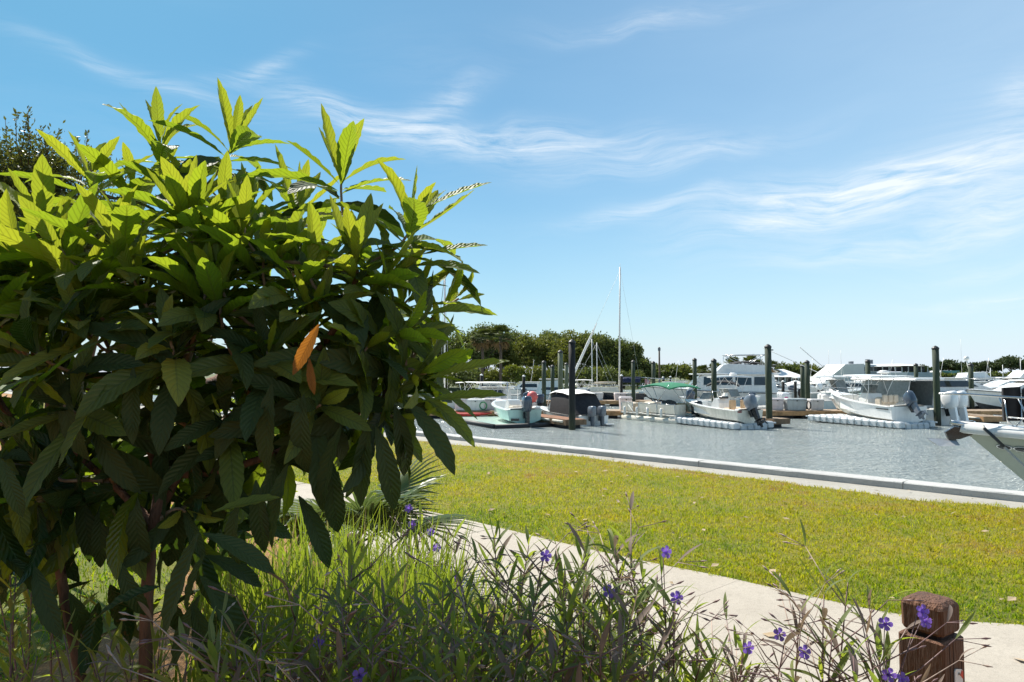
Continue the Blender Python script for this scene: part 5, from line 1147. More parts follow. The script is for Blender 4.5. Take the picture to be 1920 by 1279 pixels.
bar(t, [(1.6, .4, 3.9), (1.55, .4, 5.3), (1.25, .4, 5.3)], .04, M_OBB, 'light_mast'); MB().rbox((1.15, .4, 5.18), (.3, .2, .1), .02).build('lamp', M_OBB, t)
for s in (-1, 1):
    bar(t, [(7.5, s * 1.72, 2.3), (10.2, s * 1.35, 2.55), (12.3, s * .4, 2.7), (12.75, 0, 2.72)], .022, M_STEEL, 'bow_rail')
    for x, y, z in ((8.6, 1.62, 1.6), (9.8, 1.42, 1.7), (11.0, 1.02, 1.8), (12.0, .5, 1.9)): bar(t, [(x, s * y, z), (x, s * y, z + .78)], .016, M_STEEL, 'stanchion')
    for x in (3.0, 5.6, 7.8): MB().box((x, s * 1.88, .95), (.5, .04, .16)).build('porthole', M_TINT, t)
# dark sailboat
P11 = Vector(((1205 - 960) / F_PX * 74, 74.)); t = boat('sailboat', 'black hulled sailboat with tall white mast, furled headsail and navy boom cover', 'sailboat', P11, Vector((-.99, .1)), GB)
hull(t, 8.4, 2.9, 1.0, 1.35, .5, M_NAVY, M_BOT, M_GELC, .05, .3, .6, .25, M_GELC, rake=.22); trunk_house(MB(), [(2.6, 1.1), (6.2, 1.2), (5.7, 1.62), (2.7, 1.62)], 1.0, .85).build('cabin', M_GELC, t)
bar(t, [(2.55, 0, 1.1), (2.35, 0, 14.7)], .085, M_WTUBE, 'mast', 8); bar(t, [(2.42, -1.1, 9.7), (2.42, 1.1, 9.7)], .03, M_WTUBE, 'spreader'); bar(t, [(2.35, 0, 14.6), (2.35, 0, 15.1)], .02, M_WTUBE, 'masthead')
bar(t, [(8.2, 0, 1.5), (7.4, 0, 3.1), (5.9, 0, 6.4), (5.3, 0, 7.7), (4.9, 0, 8.6)], [.05, .13, .14, .09, .03], M_CANW, 'furled_headsail', 7); bar(t, [(8.25, 0, 1.4), (2.37, 0, 14.3)], .014, M_DBOXG, 'forestay', 4)
bar(t, [(2.5, 0, 2.5), (.2, 0, 2.55)], .18, M_CANN, 'boom_cover', 8)
MB().rbox((1.3, 0, 2.35), (1.9, 2.0, .5), .1).build('spray_hood', M_CANN, t)
for s in (-1, 1):
    bar(t, [(2.5, s * 1.3, 1.2), (2.42, s * 1.1, 9.7), (2.36, 0, 14.2)], .010, M_DBOXG, 'shroud', 4); bar(t, [(1.0, s * 1.3, 1.8), (4., s * 1.35, 1.8), (7.0, s * .75, 1.95), (8.3, 0, 2.0)], .014, M_STEEL, 'lifeline', 4)
bar(t, [(.1, 0, 1.1), (2.35, 0, 14.4)], .010, M_DBOXG, 'backstay', 4)
fl = MB(); fl.grid([[(-.2 - .12 * i, .02 * math.sin(i), 2.0 - .03 * i), (-.2 - .12 * i, .02 * math.sin(i + 1), 2.55 - .05 * i)] for i in range(6)]); fl.build('ensign', mat('ensign_red_white', (.55, .30, .30), .8, var=.4, scale=8), t)
for (px, top, ln, lab) in ((1110, 635, 6.6, 'small white sailboat with short bare mast moored beyond the black sailboat'), (1125, 640, 6.2, 'cream sailboat with thin bare mast moored close to the black sailboat bow')):
    t = boat('sailboat', lab, 'sailboat', ((px - 960) / F_PX * 84 + 2.6, 84 + (px - 1110) * .2), Vector((-.97, .2)), GB); hull(t, ln, 2.2, .8, 1.05, .4, M_GELG if px == 1110 else M_GELC, M_BOT, M_GELC, .05, .3, .5, .2, M_GELC, rake=.2)
    zt = at(px, top, 84).z - WATER_Z; bar(t, [(2.6, 0, .9), (2.6, 0, zt)], .06, M_WTUBE, 'mast', 6)
    bar(t, [(ln - .2, 0, 1.1), (2.6, 0, zt - .1)], .014, M_DBOXG, 'forestay', 4); bar(t, [(.1, 0, .9), (2.6, 0, zt - .1)], .014, M_DBOXG, 'backstay', 4); bar(t, [(2.5, 0, 1.9), (.2, 0, 1.95)], .13, M_BEIGE, 'boom_cover', 6); trunk_house(MB(), [(2.2, .85), (4.8, .9), (4.4, 1.3), (2.3, 1.3)], .75, .65).build('cabin', M_GEL, t)
t = boat('sailboat', 'white sailboat whose mast rises behind the loquat leaf tips', 'sailboat', ((832 - 960) / F_PX * 62 + 3, 62), Vector((-.98, .15)), GB); hull(t, 8.0, 2.6, .9, 1.2, .4, M_GEL, M_BOT, M_GELC, .05, .3, .5, .2, M_RUB, rake=.2)
bar(t, [(3.0, 0, 1.0), (3.0, 0, 13.0)], .08, M_WTUBE, 'mast', 6); bar(t, [(3.0, -1.0, 6.1), (3.0, 1.0, 6.1)], .03, M_WTUBE, 'spreader'); bar(t, [(4.3, 0, 1.2), (3.0, 0, 12.4)], .03, M_RUB, 'forestay', 5)
trunk_house(MB(), [(2.4, .95), (5.6, 1.0), (5.2, 1.45), (2.5, 1.45)], .9, .75).build('cabin', M_GEL, t)
for s in (-1, 1): bar(t, [(3.0, s * 1.2, 1.05), (3.0, s * 1.0, 6.1), (3.0, 0, 12.4)], .012, M_DBOXG, 'shroud', 4)
# small boats on the far side of the main dock at left
t = boat('bay_boat', 'pale blue console boat with grey outboard behind the mint skiff', 'boat', ((985 - 960) / F_PX * 52, 52.), Vector((-.9, .43)), GB); hull(t, 6.0, 2.2, .75, 1.05, .3, M_GELB, M_BOT, M_GEL, .05, .62, .3, .16, M_GEL)
outboard(t, -.05, 0, .8, M_OBG, M_OBS, .35, 1.25); console(t, 2.6, .42, .3, 1.0, .8); windshield(t, 3.0, .42, 1.25, .4, .3, M_CLEAR, M_WTUBE, .3); ttop(t, 1.6, 3.8, .95, .8, 2.35, M_WTUBE, .04)
t = boat('tender', 'red and white low tender lying behind the black canvas cruiser bow', 'boat', ((1005 - 960) / F_PX * 55, 55.), Vector((-.95, .3)), GB); hull(t, 4.0, 1.8, .6, .8, .2, M_REDH, M_BOT, M_GEL, .05, .7, .25, .16, M_GEL); outboard(t, -.05, 0, .6, M_OBW, M_OBG, .0, .9)
bu = MB(); bu.lathe([(.03, -.42), (.25, -.36), (.42, 0), (.30, .32), (.08, .42)], (0, 0, .42), 14); bo = bu.build('mooring_buoy', M_ROSE); bo.location = ((998 - 960) / F_PX * 50, 50, WATER_Z + .95); tag(bo, 'round pink mooring float beside the pale blue console boat', 'buoy')
st = MB(); st.box((0, 0, .2), (.6, .6, .46)); so_ = st.build('float_stand', M_DBOX); so_.location = ((998 - 960) / F_PX * 50, 50, WATER_Z + .5); tag(so_, 'small white stand holding the round pink float', 'stand')
for (px, d, ln, lab, c, can) in ((930, 54, 6.4, 'white cabin boat with grey windows half hidden by loquat leaves', M_GEL, 1), (870, 56, 6.0, 'white open boat with canvas top peeking between loquat leaf tips', M_GEL, 0), (1040, 70, 6.0, 'small blue grey pilothouse boat under the oak trees', M_GELB, 2), (925, 74, 6., 'white hardtop boat moored under the left palms', M_GEL, 1), (1090, 76, 5.5, 'white console boat with blue top moored near the oak trees', M_GEL, 0)):
    t = boat('cabin_boat', lab, 'boat', ((px - 960) / F_PX * d + ln / 2, d), Vector((-.98, .2)), GB); hull(t, ln, 2.3, .8, 1.1, .3, c, M_BOT, M_GEL, .05, .4, .35, .18, M_RUB)
    if can == 0: ttop(t, 1.5, 3.6, .95, .8, 2.3, M_CANW, .05)
    else:
        trunk_house(MB(), [(2.2, .9), (4.9, 1.0), (4.4, 1.9 + .4 * (can == 2)), (2.3, 1.9 + .5 * (can == 2))], 1.0, .85).build('cabin', c, t); MB().rbox((3.2, 0, 2.0 + .5 * (can == 2)), (2.6, 2.0, .09), .03).build('roof', M_GEL, t)
        for s in (-1, 1): o = MB(); o.add([(2.5, s * .975, 1.4), (4.3, s * .975, 1.4), (4.15, s * .90, 1.8), (2.5, s * .90, 1.8)], [(0, 1, 2, 3)]); o.build('window', M_TINT, t)
    outboard(t, -.05, 0, .75, M_OBG, M_OBB, .1, 1.0)
# boats farther out on the right
for (px, d, ln, dirx, lab, c, kind) in ((1575, 66, 7.0, 1, 'low grey console boat beyond the sportfishing boat bow', M_GELG, 0), (1640, 72, 6.4, -1, 'grey skiff with black outboard below the restaurant terrace', M_GELG, 0), (1668, 62, 6.2, 1, 'boat with teal canvas cover beside the hardtop fishing boat', M_GELM, 3), (1540, 86, 6., -1, 'white low boat moored in front of the terrace tents', M_GEL, 0),
                                        (1790, 58, 11.5, 1, 'long white express cruiser with grey tinted windows beyond the twin white outboards', M_GEL, 1), (1905, 66, 11., -1, 'white flybridge cruiser with radar dome on a raked mast', M_GEL, 2), (1850, 84, 9., 1, 'white trawler with a faded ensign in front of the pine trees', M_GEL, 2), (1475, 84, 6.5, 1, 'white bowrider moored below the pavilion', M_GEL, 0), (1930, 54, 9.0, -1, 'white cruiser stern beside the black bow covers', M_GEL, 1)):
    t = boat('cruiser' if kind in (1, 2) else 'console_boat', lab, 'boat', ((px - 960) / F_PX * d - dirx * ln / 2, d), Vector((dirx, .10)), GB); B_ = 2.2 + (ln - 6) * .22
    hull(t, ln, B_, .8 + .06 * ln, 1.0 + .09 * ln, .4, c, M_BOT, M_GEL, .04, .3, .5, .2, M_RUB if kind else M_GEL)
    if kind == 0: console(t, ln * .45, .45, .4, 1.2, .9, M_GEL); outboard(t, -.05, 0, .85, M_OBB, M_OBB, .2, 1.1); windshield(t, ln * .5, .5, 1.4, .4, .3)
    if kind == 3: trunk_house(MB(), [(.5, 1.0), (5.4, 1.2), (4.2, 2.2), (2.0, 2.0)], 1.0, .5).build('boat_cover', mat('teal_canvas', (.06, .30, .25), .8), t)
    if kind in (1, 2):
        z = .8 + .06 * ln; trunk_house(MB(), [(ln * .1, z + .05), (ln * .74, z + .25), (ln * .58, z + .95), (ln * .5, z + 1.15), (ln * .12, z + 1.15)], B_ * .43, B_ * .36).build('cabin', M_GEL, t)
        for s in (-1, 1): o = MB(); o.add([(ln * .14, s * B_ * .415, z + .45), (ln * .62, s * B_ * .415, z + .5), (ln * .54, s * B_ * .375, z + .98), (ln * .14, s * B_ * .375, z + .98)], [(0, 1, 2, 3)]); o.build('window', M_TINT, t)
        MB().rbox((ln * .33, 0, z + 1.2), (ln * .5, B_ * .82, .1), .04).build('roof', M_GEL, t); bar(t, [(ln * .7, B_ * .4, z + 1.0), (ln * .85, B_ * .3, z + 1.25), (ln, 0, z + 1.35), (ln * .85, -B_ * .3, z + 1.25), (ln * .7, -B_ * .4, z + 1.0)], .02, M_STEEL, 'bow_rail')
    if kind == 2:
        trunk_house(MB(), [(ln * .15, z + 1.25), (ln * .5, z + 1.25), (ln * .44, z + 1.9), (ln * .18, z + 1.8)], B_ * .33, B_ * .28).build('flybridge', M_GEL, t); bar(t, [(ln * .3, 0, z + 1.3), (ln * .24, 0, z + 3.4)], .08, M_GEL, 'radar_mast', 6)
        MB().lathe([(.05, -.25), (.26, -.2), (.3, .05), (.2, .24), (.03, .3)], (ln * .24, 0, z + 3.6), 12).build('radar_dome', M_GEL, t); bar(t, [(ln * .2, .4, z + 1.8), (ln * .2, .4, z + 6.0)], .02, M_WTUBE, 'antenna', 4)
# more hulls that crowd the outer rows
for (px, d, ln, dx, lab, top, c) in ((1418, 70, 6.5, -1, 'white console boat with canvas top moored below the orange skirted palms', 0, M_GEL), (1450, 76, 7.0, 1, 'white cuddy boat moored just beyond the short black posts', 1, M_GEL), (1505, 70, 6.2, -1, 'small white boat with hardtop under the outrigger tips', 0, M_GEL), (1600, 80, 7.5, 1, 'white cabin boat moored in front of the wide peaked tent', 1, M_GEL), (1655, 84, 7.0, -1, 'cream cabin boat below the shaded blue grey balcony panel', 1, M_GELC),
                                    (1700, 78, 8.0, 1, 'white hardtop boat moored between the restaurant and the flag piling', 0, M_GEL), (1745, 74, 8.5, -1, 'white cruiser with dark side windows behind the tall piling by the outboards', 1, M_GEL), (1830, 74, 8.5, -1, 'white cabin cruiser lying behind the dark piling', 1, M_GEL), (1875, 96, 9.0, 1, 'distant white cruiser below the hedgerow', 1, M_GEL), (1780, 98, 8.0, 1, 'distant white cabin boat below the green roofed house', 1, M_GEL),
                                    (1560, 100, 7.5, 1, 'distant white boat with canvas top by the small dark pine', 0, M_GEL), (1370, 72, 6.0, 1, 'white open boat hidden behind the motor yacht stern', 0, M_GEL), (1255, 80, 6.5, -1, 'white cuddy boat beyond the motor yacht bow rail', 1, M_GEL), (985, 80, 6.5, -1, 'white cabin boat below the lime palmetto bush', 1, M_GEL)):
    t = boat('moored_boat', lab, 'boat', ((px - 960) / F_PX * d - dx * ln / 2, d), Vector((dx, .08)), GB); B_ = 2.2 + (ln - 6) * .2; hull(t, ln, B_, .75 + .05 * ln, 1.0 + .07 * ln, .35, c, M_BOT, M_GEL, .05, .4, .4, .18, M_RUB)
    z = .75 + .05 * ln
    if top: trunk_house(MB(), [(ln * .22, z), (ln * .72, z + .15), (ln * .58, z + .9), (ln * .26, z + .95)], B_ * .42, B_ * .35).build('cabin', c, t); MB().rbox((ln * .4, 0, z + 1.0), (ln * .42, B_ * .8, .09), .03).build('roof', M_GEL, t)
    else: ttop(t, ln * .25, ln * .62, B_ * .42, z, z + 1.55, M_GEL, .08); console(t, ln * .45, .45, .4, z + .5, .8); windshield(t, ln * .5, .5, z + .5, .5, .3)
    if top:
        for s in (-1, 1): o = MB(); o.add([(ln * .28, s * B_ * .405, z + .4), (ln * .60, s * B_ * .405, z + .42), (ln * .55, s * B_ * .37, z + .8), (ln * .29, s * B_ * .37, z + .8)], [(0, 1, 2, 3)]); o.build('window', M_TINT, t)
    outboard(t, -.05, 0, z, M_OBG if ln < 7.5 else M_OBW, M_OBB, .15, 1.1); bar(t, [(ln * .62, B_ * .42, z + .4), (ln * .85, B_ * .28, z + .75), (ln * .99, 0, z + .85), (ln * .85, -B_ * .28, z + .75), (ln * .62, -B_ * .42, z + .4)], .022, M_STEEL, 'bow_rail'); bar(t, [(ln * .4, .3, z + 1.0), (ln * .34, .3, z + 3.6)], .018, M_WTUBE, 'antenna', 4)
# dock lines from bows and sterns to the docks
for (a_, b_2, lab) in (((1.4, 47.6, -.6), (-.6, 47.05, -1.05), 'slack mooring line from the black canvas cruiser bow to the dock'), ((8.6, 46.9, -.7), (6.6, 47.1, -1.05), 'slack mooring line from the pontoon boat bow to the dock'), ((24.9, 41.6, -.6), (28.3, 42.4, -1.05), 'slack mooring line from the twin outboard boat to the orange sided pier'), ((13.8, 39.6, -.75), (14.9, 40.2, -1.05), 'short mooring line from the cream skiff to its finger pier')):
    A_, B2 = Vector(a_), Vector(b_2); o = MB().tube([A_.lerp(B2, i / 8) - Vector((0, 0, .22 * math.sin(math.pi * i / 8))) for i in range(9)], .022, 5).build('mooring_line', M_RUBWHITE); tag(o, lab, 'rope', 'mooring lines')
# ------------------------------------------------------------------ the yacht bow at the seawall
def hull_olive():
    m = mat('yacht_hull', (.42, .45, .36), .16, var=.08, scale=2.5, coat=.5); return m
PB = at(1800, 800, 10.0); yd = Vector((-.965, .26)).normalized(); YL = 13.0
t = thing('moored_yacht', 'olive grey yacht bow with white deck and chrome rail moored by the seawall', 'boat', (PB.x - yd.x * YL, 10. - yd.y * YL, WATER_Z), math.atan2(yd.y, yd.x))
bz = PB.z - WATER_Z
M_YH = hull_olive(); b_, sh_ = hull(t, YL, 4.0, bz - .55, bz - .02, .5, M_YH, M_BOT, M_GEL, .05, .3, 1.2, .35, None, rake=.19, ns=40, full=3.0)
w = MB(); rows = []
for i in range(41):
    u = .3 + .7 * i / 40; bb = b_(u); rows.append([(u * YL, bb + .015, sh_(u) - .07), (u * YL + .02 * (i == 40), bb + .035, sh_(u) - .05), (u * YL, bb + .04, sh_(u) + .02), (u * YL, max(0, bb - .10), sh_(u) + .075), (u * YL, 0, sh_(u) + .10), (u * YL, -max(0, bb - .10), sh_(u) + .075), (u * YL, -bb - .04, sh_(u) + .02), (u * YL, -bb - .035, sh_(u) - .05), (u * YL, -bb - .015, sh_(u) - .07)])
w.grid(rows).build('toe_rail', M_GEL, t, fix=False)
trunk_house(MB(), [(4.0, sh_(.4)), (10.0, sh_(.8) + .05), (9.2, sh_(.8) + .30), (7.5, sh_(.8) + .55), (4.2, sh_(.8) + .6)], 1.35, .9).build('coachroof', M_GEL, t)
HR = .50
for s in (-1, 1):
    U = [.55, .65, .75, .84, .91, .96, .99]
    bar(t, [(u * YL, s * max(.02, b_(u) - .10), sh_(u) + HR) for u in U] + [(YL * 1.02, 0, sh_(1) + HR)], .016, M_STEEL, 'bow_rail', 8)
    bar(t, [(u * YL, s * max(.02, b_(u) - .10), sh_(u) + HR * .43) for u in U[:-1]], .010, M_STEEL, 'middle_rail', 6)
    for u in (.58, .68, .78, .87, .94): bar(t, [(u * YL, s * (b_(u) - .10), sh_(u) + .04), ((u + .012) * YL, s * (b_(u + .012) - .10), sh_(u) + HR)], .012, M_STEEL, 'stanchion', 6)
def yacht_pt(u, f):
    'point on the yacht topsides at station u, f from mid height (0) to sheer (1)'
    c_b = 2.0 * .86 * max(0, 1 - max(0, (u - .22) / .78) ** 1.75); c_z = .06 + .42 * (bz - .02) * u ** 3
    m_ = Vector(((u * YL * (1 - .19 * .55)) * .45 + u * YL * .55, c_b * .62 + b_(u) * .38, c_z * .45 + sh_(u) * .55)); return m_.lerp(Vector((u * YL, b_(u), sh_(u))), f)
for s in (-1, 1):
    for u in (.9795, .966, .945, .92):
        q = yacht_pt(u, .62); nx = (yacht_pt(u + .01, .62) - yacht_pt(u - .01, .62)).normalized(); nz = (yacht_pt(u, .8) - yacht_pt(u, .4)).normalized(); nn_ = nz.cross(nx)
        if nn_.y < 0: nn_ = -nn_
        B4 = Matrix((nx, nn_.cross(nx), nn_)).transposed().to_4x4(); B4.translation = q + nn_ * .004
        if s < 0: B4 = Matrix.Diagonal((1, -1, 1, 1)) @ B4
        o = MB(); o.lathe([(.10, -.03), (.10, .010), (.092, .016), (.08, .012)], (0, 0, 0), 20, sy=.55); p_ = o.build('porthole', M_STEEL, t); p_.matrix_local = B4
        o = MB(); o.lathe([(.078, -.02), (.078, .013), (.01, .014)], (0, 0, 0), 20, sy=.55); o.build('glass', M_TINT, p_)
# folded black canvas backs on the foredeck
for k, (u, y) in enumerate(((.9515, .10), (.933, .12))):
    z = sh_(u) + .08; cvb = MB(); rows = []
    for i in range(7):
        v = i / 6; rows.append([(u * YL + .008 * math.sin(v * 9) - .105, y - .06, z + .08 + .47 * v), (u * YL - .11, y, z + .075 + .475 * v + .02), (u * YL + .11, y + .02, z + .08 + .475 * v), (u * YL + .11, y - .05, z + .08 + .47 * v)])
    cvb.grid(rows, close=True); cvb.add(rows[-1], [(0, 1, 2, 3)]); cvb.add(rows[0], [(3, 2, 1, 0)]); cb2 = cvb.build('seat_cover', M_CANB, t)
    bar(cb2, [(u * YL + .10, y + .03, z + .38), (u * YL + .09, y + .05, z + .10), (u * YL, y + .06, z - .01), (u * YL - .09, y + .05, z + .10), (u * YL - .10, y + .03, z + .38)], .010, M_STEEL, 'seat_frame', 6)
# anchor on the bow roller
an = MB(); an.prism([(YL - .25, bz - .05), (YL + .08, bz + .0), (YL + .20, bz - .08), (YL + .16, bz - .19), (YL + .02, bz - .18), (YL - .15, bz - .11)], 'y', -.035, .035); ao = an.build('anchor', M_OBB, t)
fk = MB()
for s in (-1, 1): fk.add([(YL + .06, 0, bz - .18), (YL + .44, s * .02, bz - .18), (YL + .30, s * .12, bz - .28), (YL + .04, s * .11, bz - .26), (YL + .12, 0, bz - .22)], [(0, 1, 2), (0, 2, 3), (0, 3, 4), (4, 3, 2), (4, 2, 1)])
fk.build('fluke', mat('galvanised', (.55, .56, .57), .4, metal=.6), ao); bar(t, [(YL - .1, .0, bz + .02), (YL + .12, 0, bz + .06)], .04, M_STEEL, 'bow_roller', 8)
# mooring line from the bow cleat
p0 = Vector((YL * .982, b_(.982) + .04, sh_(.982) + .03)); pts = [p0 + Vector((-.02, -.12, .05)), p0]
for i in range(1, 13):
    v = i / 12; pts.append(p0 + Vector((-1.15 * v, .03 + .62 * v, -.85 * v - .40 * math.sin(v * math.pi * .5))))
rp_ = bar(t, pts, .017, mat('rope_white', (.55, .53, .48), .8, var=.2, scale=60, bump=.6, bscale=120), 'mooring_line', 7); bar(rp_, [q + Vector((0, .003, .002)) for q in pts[1:4]], .022, M_RUB, 'chafe_guard', 7)
# ================================================================== FAR SHORE
M_LAND = mat('far_land', (.10, .115, .04), .95, var=.3, scale=.2, coord='Object')
M_BANK = mat('bank_stone', (.42, .40, .36), .9, var=.3, scale=1.2, bump=.6, bscale=3)
land = MB(); xs = [-900, -300, -60, -20, 10, 30, 48, 80, 300, 900]; ys = [104, 104, 104, 106, 118, 134, 134, 134, 134, 134]
rows = [[(x, y, -2.2), (x, y + 2.2, -.95), (x * 3, 3200, -.6)] for x, y in zip(xs, ys)]
land.grid(rows, smooth=False); tag(land.build('far_shore', [M_LAND], fix=False), kind='structure')
# stone-faced bank at right
M_OAK = leaf_mat('oak_foliage', (.125, .15, .035), (.12, .14, .045), (.17, .20, .03), .3, .55, rib=False, var=.55)
M_OAK2 = leaf_mat('oak_foliage_yellow', (.18, .19, .03), (.16, .17, .04), (.23, .24, .03), .3, .55, rib=False, var=.5)
M_PINE = leaf_mat('pine_foliage', (.085, .115, .045), (.09, .11, .05), (.09, .12, .03), .22, .6, rib=False, var=.5)  # pine colours lightened to carry the distance haze
M_LIME = leaf_mat('lime_foliage', (.17, .20, .022), (.14, .17, .03), (.22, .24, .02), .3, .5, rib=False, var=.45)
M_TRK = mat('tree_trunk', (.12, .09, .065), .9, var=.3, scale=2)
def tree(name, label, cat, px, top, base_px_w, d, m, rs, n=7000, leaf=.34, lobes=26, lob=.34, flat=.85, trunk_h=.35, group=None, zb=-.9, lean=0.):
    p = at(px, top, d); H = p.z - zb; w = base_px_w / F_PX * d / 2
    t = thing(name, label, cat, (p.x, d, zb), 0, group)
    cz = H * (trunk_h + (1 - trunk_h) * .5); pts, nr = blob_points(n, (lean, 0, cz), (w, w * .8, H * (1 - trunk_h) * .52), rs, lobes, lob)
    pts[:, 2] = np.clip(pts[:, 2], .1 * H, None)
    leaf_cloud('crown', pts, nr, leaf, m, t, .6, rs)
    tr = MB(); r = .03 * H
    tr.tube([(0, 0, 0), (lean * .2 + .02 * H, 0, H * trunk_h * .6), (lean * .5, 0, H * trunk_h), (lean, 0, cz + H * .12)], [r, r * .8, r * .65, r * .25], 7)
    for i in range(6):
        a = i * 1.05 + px; tr.tube([(lean * .4, 0, H * trunk_h * rs.uniform(.75, 1)), (lean * .7 + math.cos(a) * w * .35, math.sin(a) * w * .3, cz * .92), (lean + math.cos(a) * w * .75, math.sin(a) * w * .6, cz + H * .1 * rs.uniform(-.5, 1.2))], [r * .5, r * .32, r * .1], 5)
    tr.build('trunk', M_TRK, t); return t
rs = np.random.RandomState(31)
GO = 'trees of the oak grove on the far bank'
for (px, top, w, d, lab, m) in [(760, 620, 150, 118, 'broad dark oak behind the loquat leaves', M_OAK), (835, 612, 130, 116, 'oak with ragged crown beside the sailboat mast', M_OAK), (905, 600, 120, 114, 'tallest oak behind the two tall palms', M_OAK), (950, 612, 110, 120, 'oak crown standing between the two tall palms and the grove', M_OAK), (1000, 622, 110, 117, 'yellowish oak in the middle of the grove', M_OAK2), (1035, 618, 90, 122, 'narrow oak just behind the pale weathered piling', M_OAK),
                                (1085, 614, 120, 113, 'rounded oak behind the tall black piling', M_OAK2), (1130, 622, 110, 110, 'dark oak behind the furled headsail', M_OAK), (1168, 634, 90, 108, 'oak with sloping crown at the end of the grove', M_OAK), (1195, 668, 60, 106, 'low dark tree ending the grove beside the slim piling', M_OAK)]:
    tree('oak_tree', lab, 'tree', px, top, w, d, m, rs, n=15000, leaf=.36, lobes=46, lob=.27, group=GO, trunk_h=.08)
for (px, top, w, d, lab, m) in [(962, 684, 60, 100, 'lime green palmetto bush at the water edge', M_LIME), (1012, 690, 60, 101, 'rounded green bush beside the lime palmetto bush', M_OAK2), (1090, 690, 70, 101, 'dark bush under the furled headsail', M_OAK), (1150, 690, 70, 101, 'bush behind the sailboat mast foot', M_OAK), (880, 690, 90, 101, 'dark bush at the foot of the two tall palms', M_OAK), (920, 693, 60, 101.5, 'green bush between the two tall palm trunks', M_OAK2), (1040, 686, 60, 103, 'dark bush behind the slim green pilings', M_OAK), (1120, 688, 60, 103, 'olive bush between the furled headsail and the tall mast', M_OAK2), (1185, 694, 60, 103, 'low bush at the end of the oak grove', M_OAK), (840, 690, 80, 102, 'dark bush behind the loquat leaf tips', M_OAK)]:
    tree('bush', lab, 'bush', px, top, w, d, m, rs, n=3200, leaf=.32, lobes=18, trunk_h=.05, group='bushes along the far bank')
GR = 'trees behind the harbour buildings'
for (px, top, w, d, lab, m) in [(1245, 684, 60, 210, 'rounded tree behind the utility pole', M_OAK), (1275, 686, 60, 215, 'olive tree crown beyond the motor yacht bow', M_OAK2), (1220, 690, 50, 205, 'low tree beside the oak grove end', M_OAK), (1310, 697, 60, 220, 'low tree behind the motor yacht flybridge', M_OAK),
                                (1480, 684, 60, 230, 'broad tree behind the pavilion roof', M_OAK), (1510, 684, 60, 235, 'dense tree behind the outriggers', M_OAK2), (1556, 690, 36, 230, 'small dark pine beside the restaurant roof', M_PINE), (1538, 694, 30, 235, 'thin pale pine between pavilion and restaurant', M_PINE),
                                (1725, 690, 50, 240, 'tree beside the restaurant wall', M_PINE), (1778, 678, 46, 280, 'tall pine behind the green roofed house', M_PINE), (1805, 682, 50, 280, 'spreading pine beside the green roofed house', M_PINE), (1835, 682, 44, 270, 'pine between the green roof and the radar mast', M_PINE), (1862, 680, 46, 280, 'flat topped pine behind the dark piling', M_PINE), (1895, 671, 56, 260, 'tallest pine on the far shore', M_PINE), (1935, 674, 60, 260, 'tall pine next to the tallest one', M_PINE), (1975, 680, 60, 270, 'pine beyond the flybridge cruiser', M_PINE)]:
    tree('pine_tree' if m is M_PINE else 'shade_tree', lab, 'tree', px, top, w, d, m, rs, n=3600, leaf=.8, lobes=18 if m is M_PINE else 26, lob=.30, group=GR, trunk_h=.42 if m is M_PINE else .12, zb=-.8)
hedge = MB(); pts, nr = blob_points(16000, (0, 0, .9), (26, 2.5, 1.3), rs, 90, .08); hp = Vector((at(1850, 700, 225).x, 225, -.8))
hd = thing('hedgerow', 'long low row of shrubs below the pine trees', 'hedge', hp); leaf_cloud('foliage', pts, nr, .7, M_OAK, hd, .6, rs); hedge.tube([(-20, 0, 0), (0, 0, .5), (20, 0, 0)], .1, 4); hedge.build('stem', M_TRK, hd)
# palms
M_PALMG = leaf_mat('sabal_frond', (.075, .10, .022), (.09, .11, .03), (.12, .14, .02), .25, .5, rib=False, var=.4)
M_PALMD = leaf_mat('sabal_dead_frond', (.23, .15, .065), (.22, .15, .065), (.2, .13, .05), .25, .7, rib=False, var=.4)
def sabal(px, top, d, crown, label, rs, zb=-.9, dead=.35):
    p = at(px, top, d); H = p.z - zb; t = thing('palm_tree', label, 'palm', (p.x, d, zb), 0, 'palms on the far shore')
    hub = Vector((0, 0, H - crown * .55)); MB().tube([(0, 0, 0), (.1, 0, H * .5), hub], [.22, .19, .2], 8).build('trunk', M_TRK, t)
    for kind, n, e0, e1, m, nm in ((0, 44, -.5, 1.3, M_PALMG, 'crown'), (1, int(44 * dead), -1.5, -.2, M_PALMD, 'dead_skirt')):
        V = []; Fc = []; k = 0
        for i in range(n):
            a = rs.rand() * 6.283; e = rs.uniform(e0, e1); dd = Vector((math.cos(a) * math.cos(e), math.sin(a) * math.cos(e), math.sin(e))); c = hub + dd * crown * .5; B = basis(dd, Vector((0, 0, 1)))
            for j in range(9):
                b = (j - 4) * .33; v = B @ Vector((math.cos(b), math.sin(b), 0)); s = B @ Vector((-math.sin(b), math.cos(b), 0)); r = crown * .55 * rs.uniform(.8, 1.1)
                q = [c, c + v * r * .55 + s * .045 * crown, c + v * r + Vector((0, 0, -.18 * r)), c + v * r * .55 - s * .045 * crown]; V += [tuple(x) for x in q]; Fc.append((k, k + 1, k + 2, k + 3)); k += 4
        o = bpy.data.objects.new(nm, mesh_np(nm, np.array(V), np.array(Fc), m, False, np.tile(np.array([[0, .5], [.5, 1], [1, .5], [.5, 0]]), (len(Fc), 1)))); link(o, t); tag(o, kind='stuff')
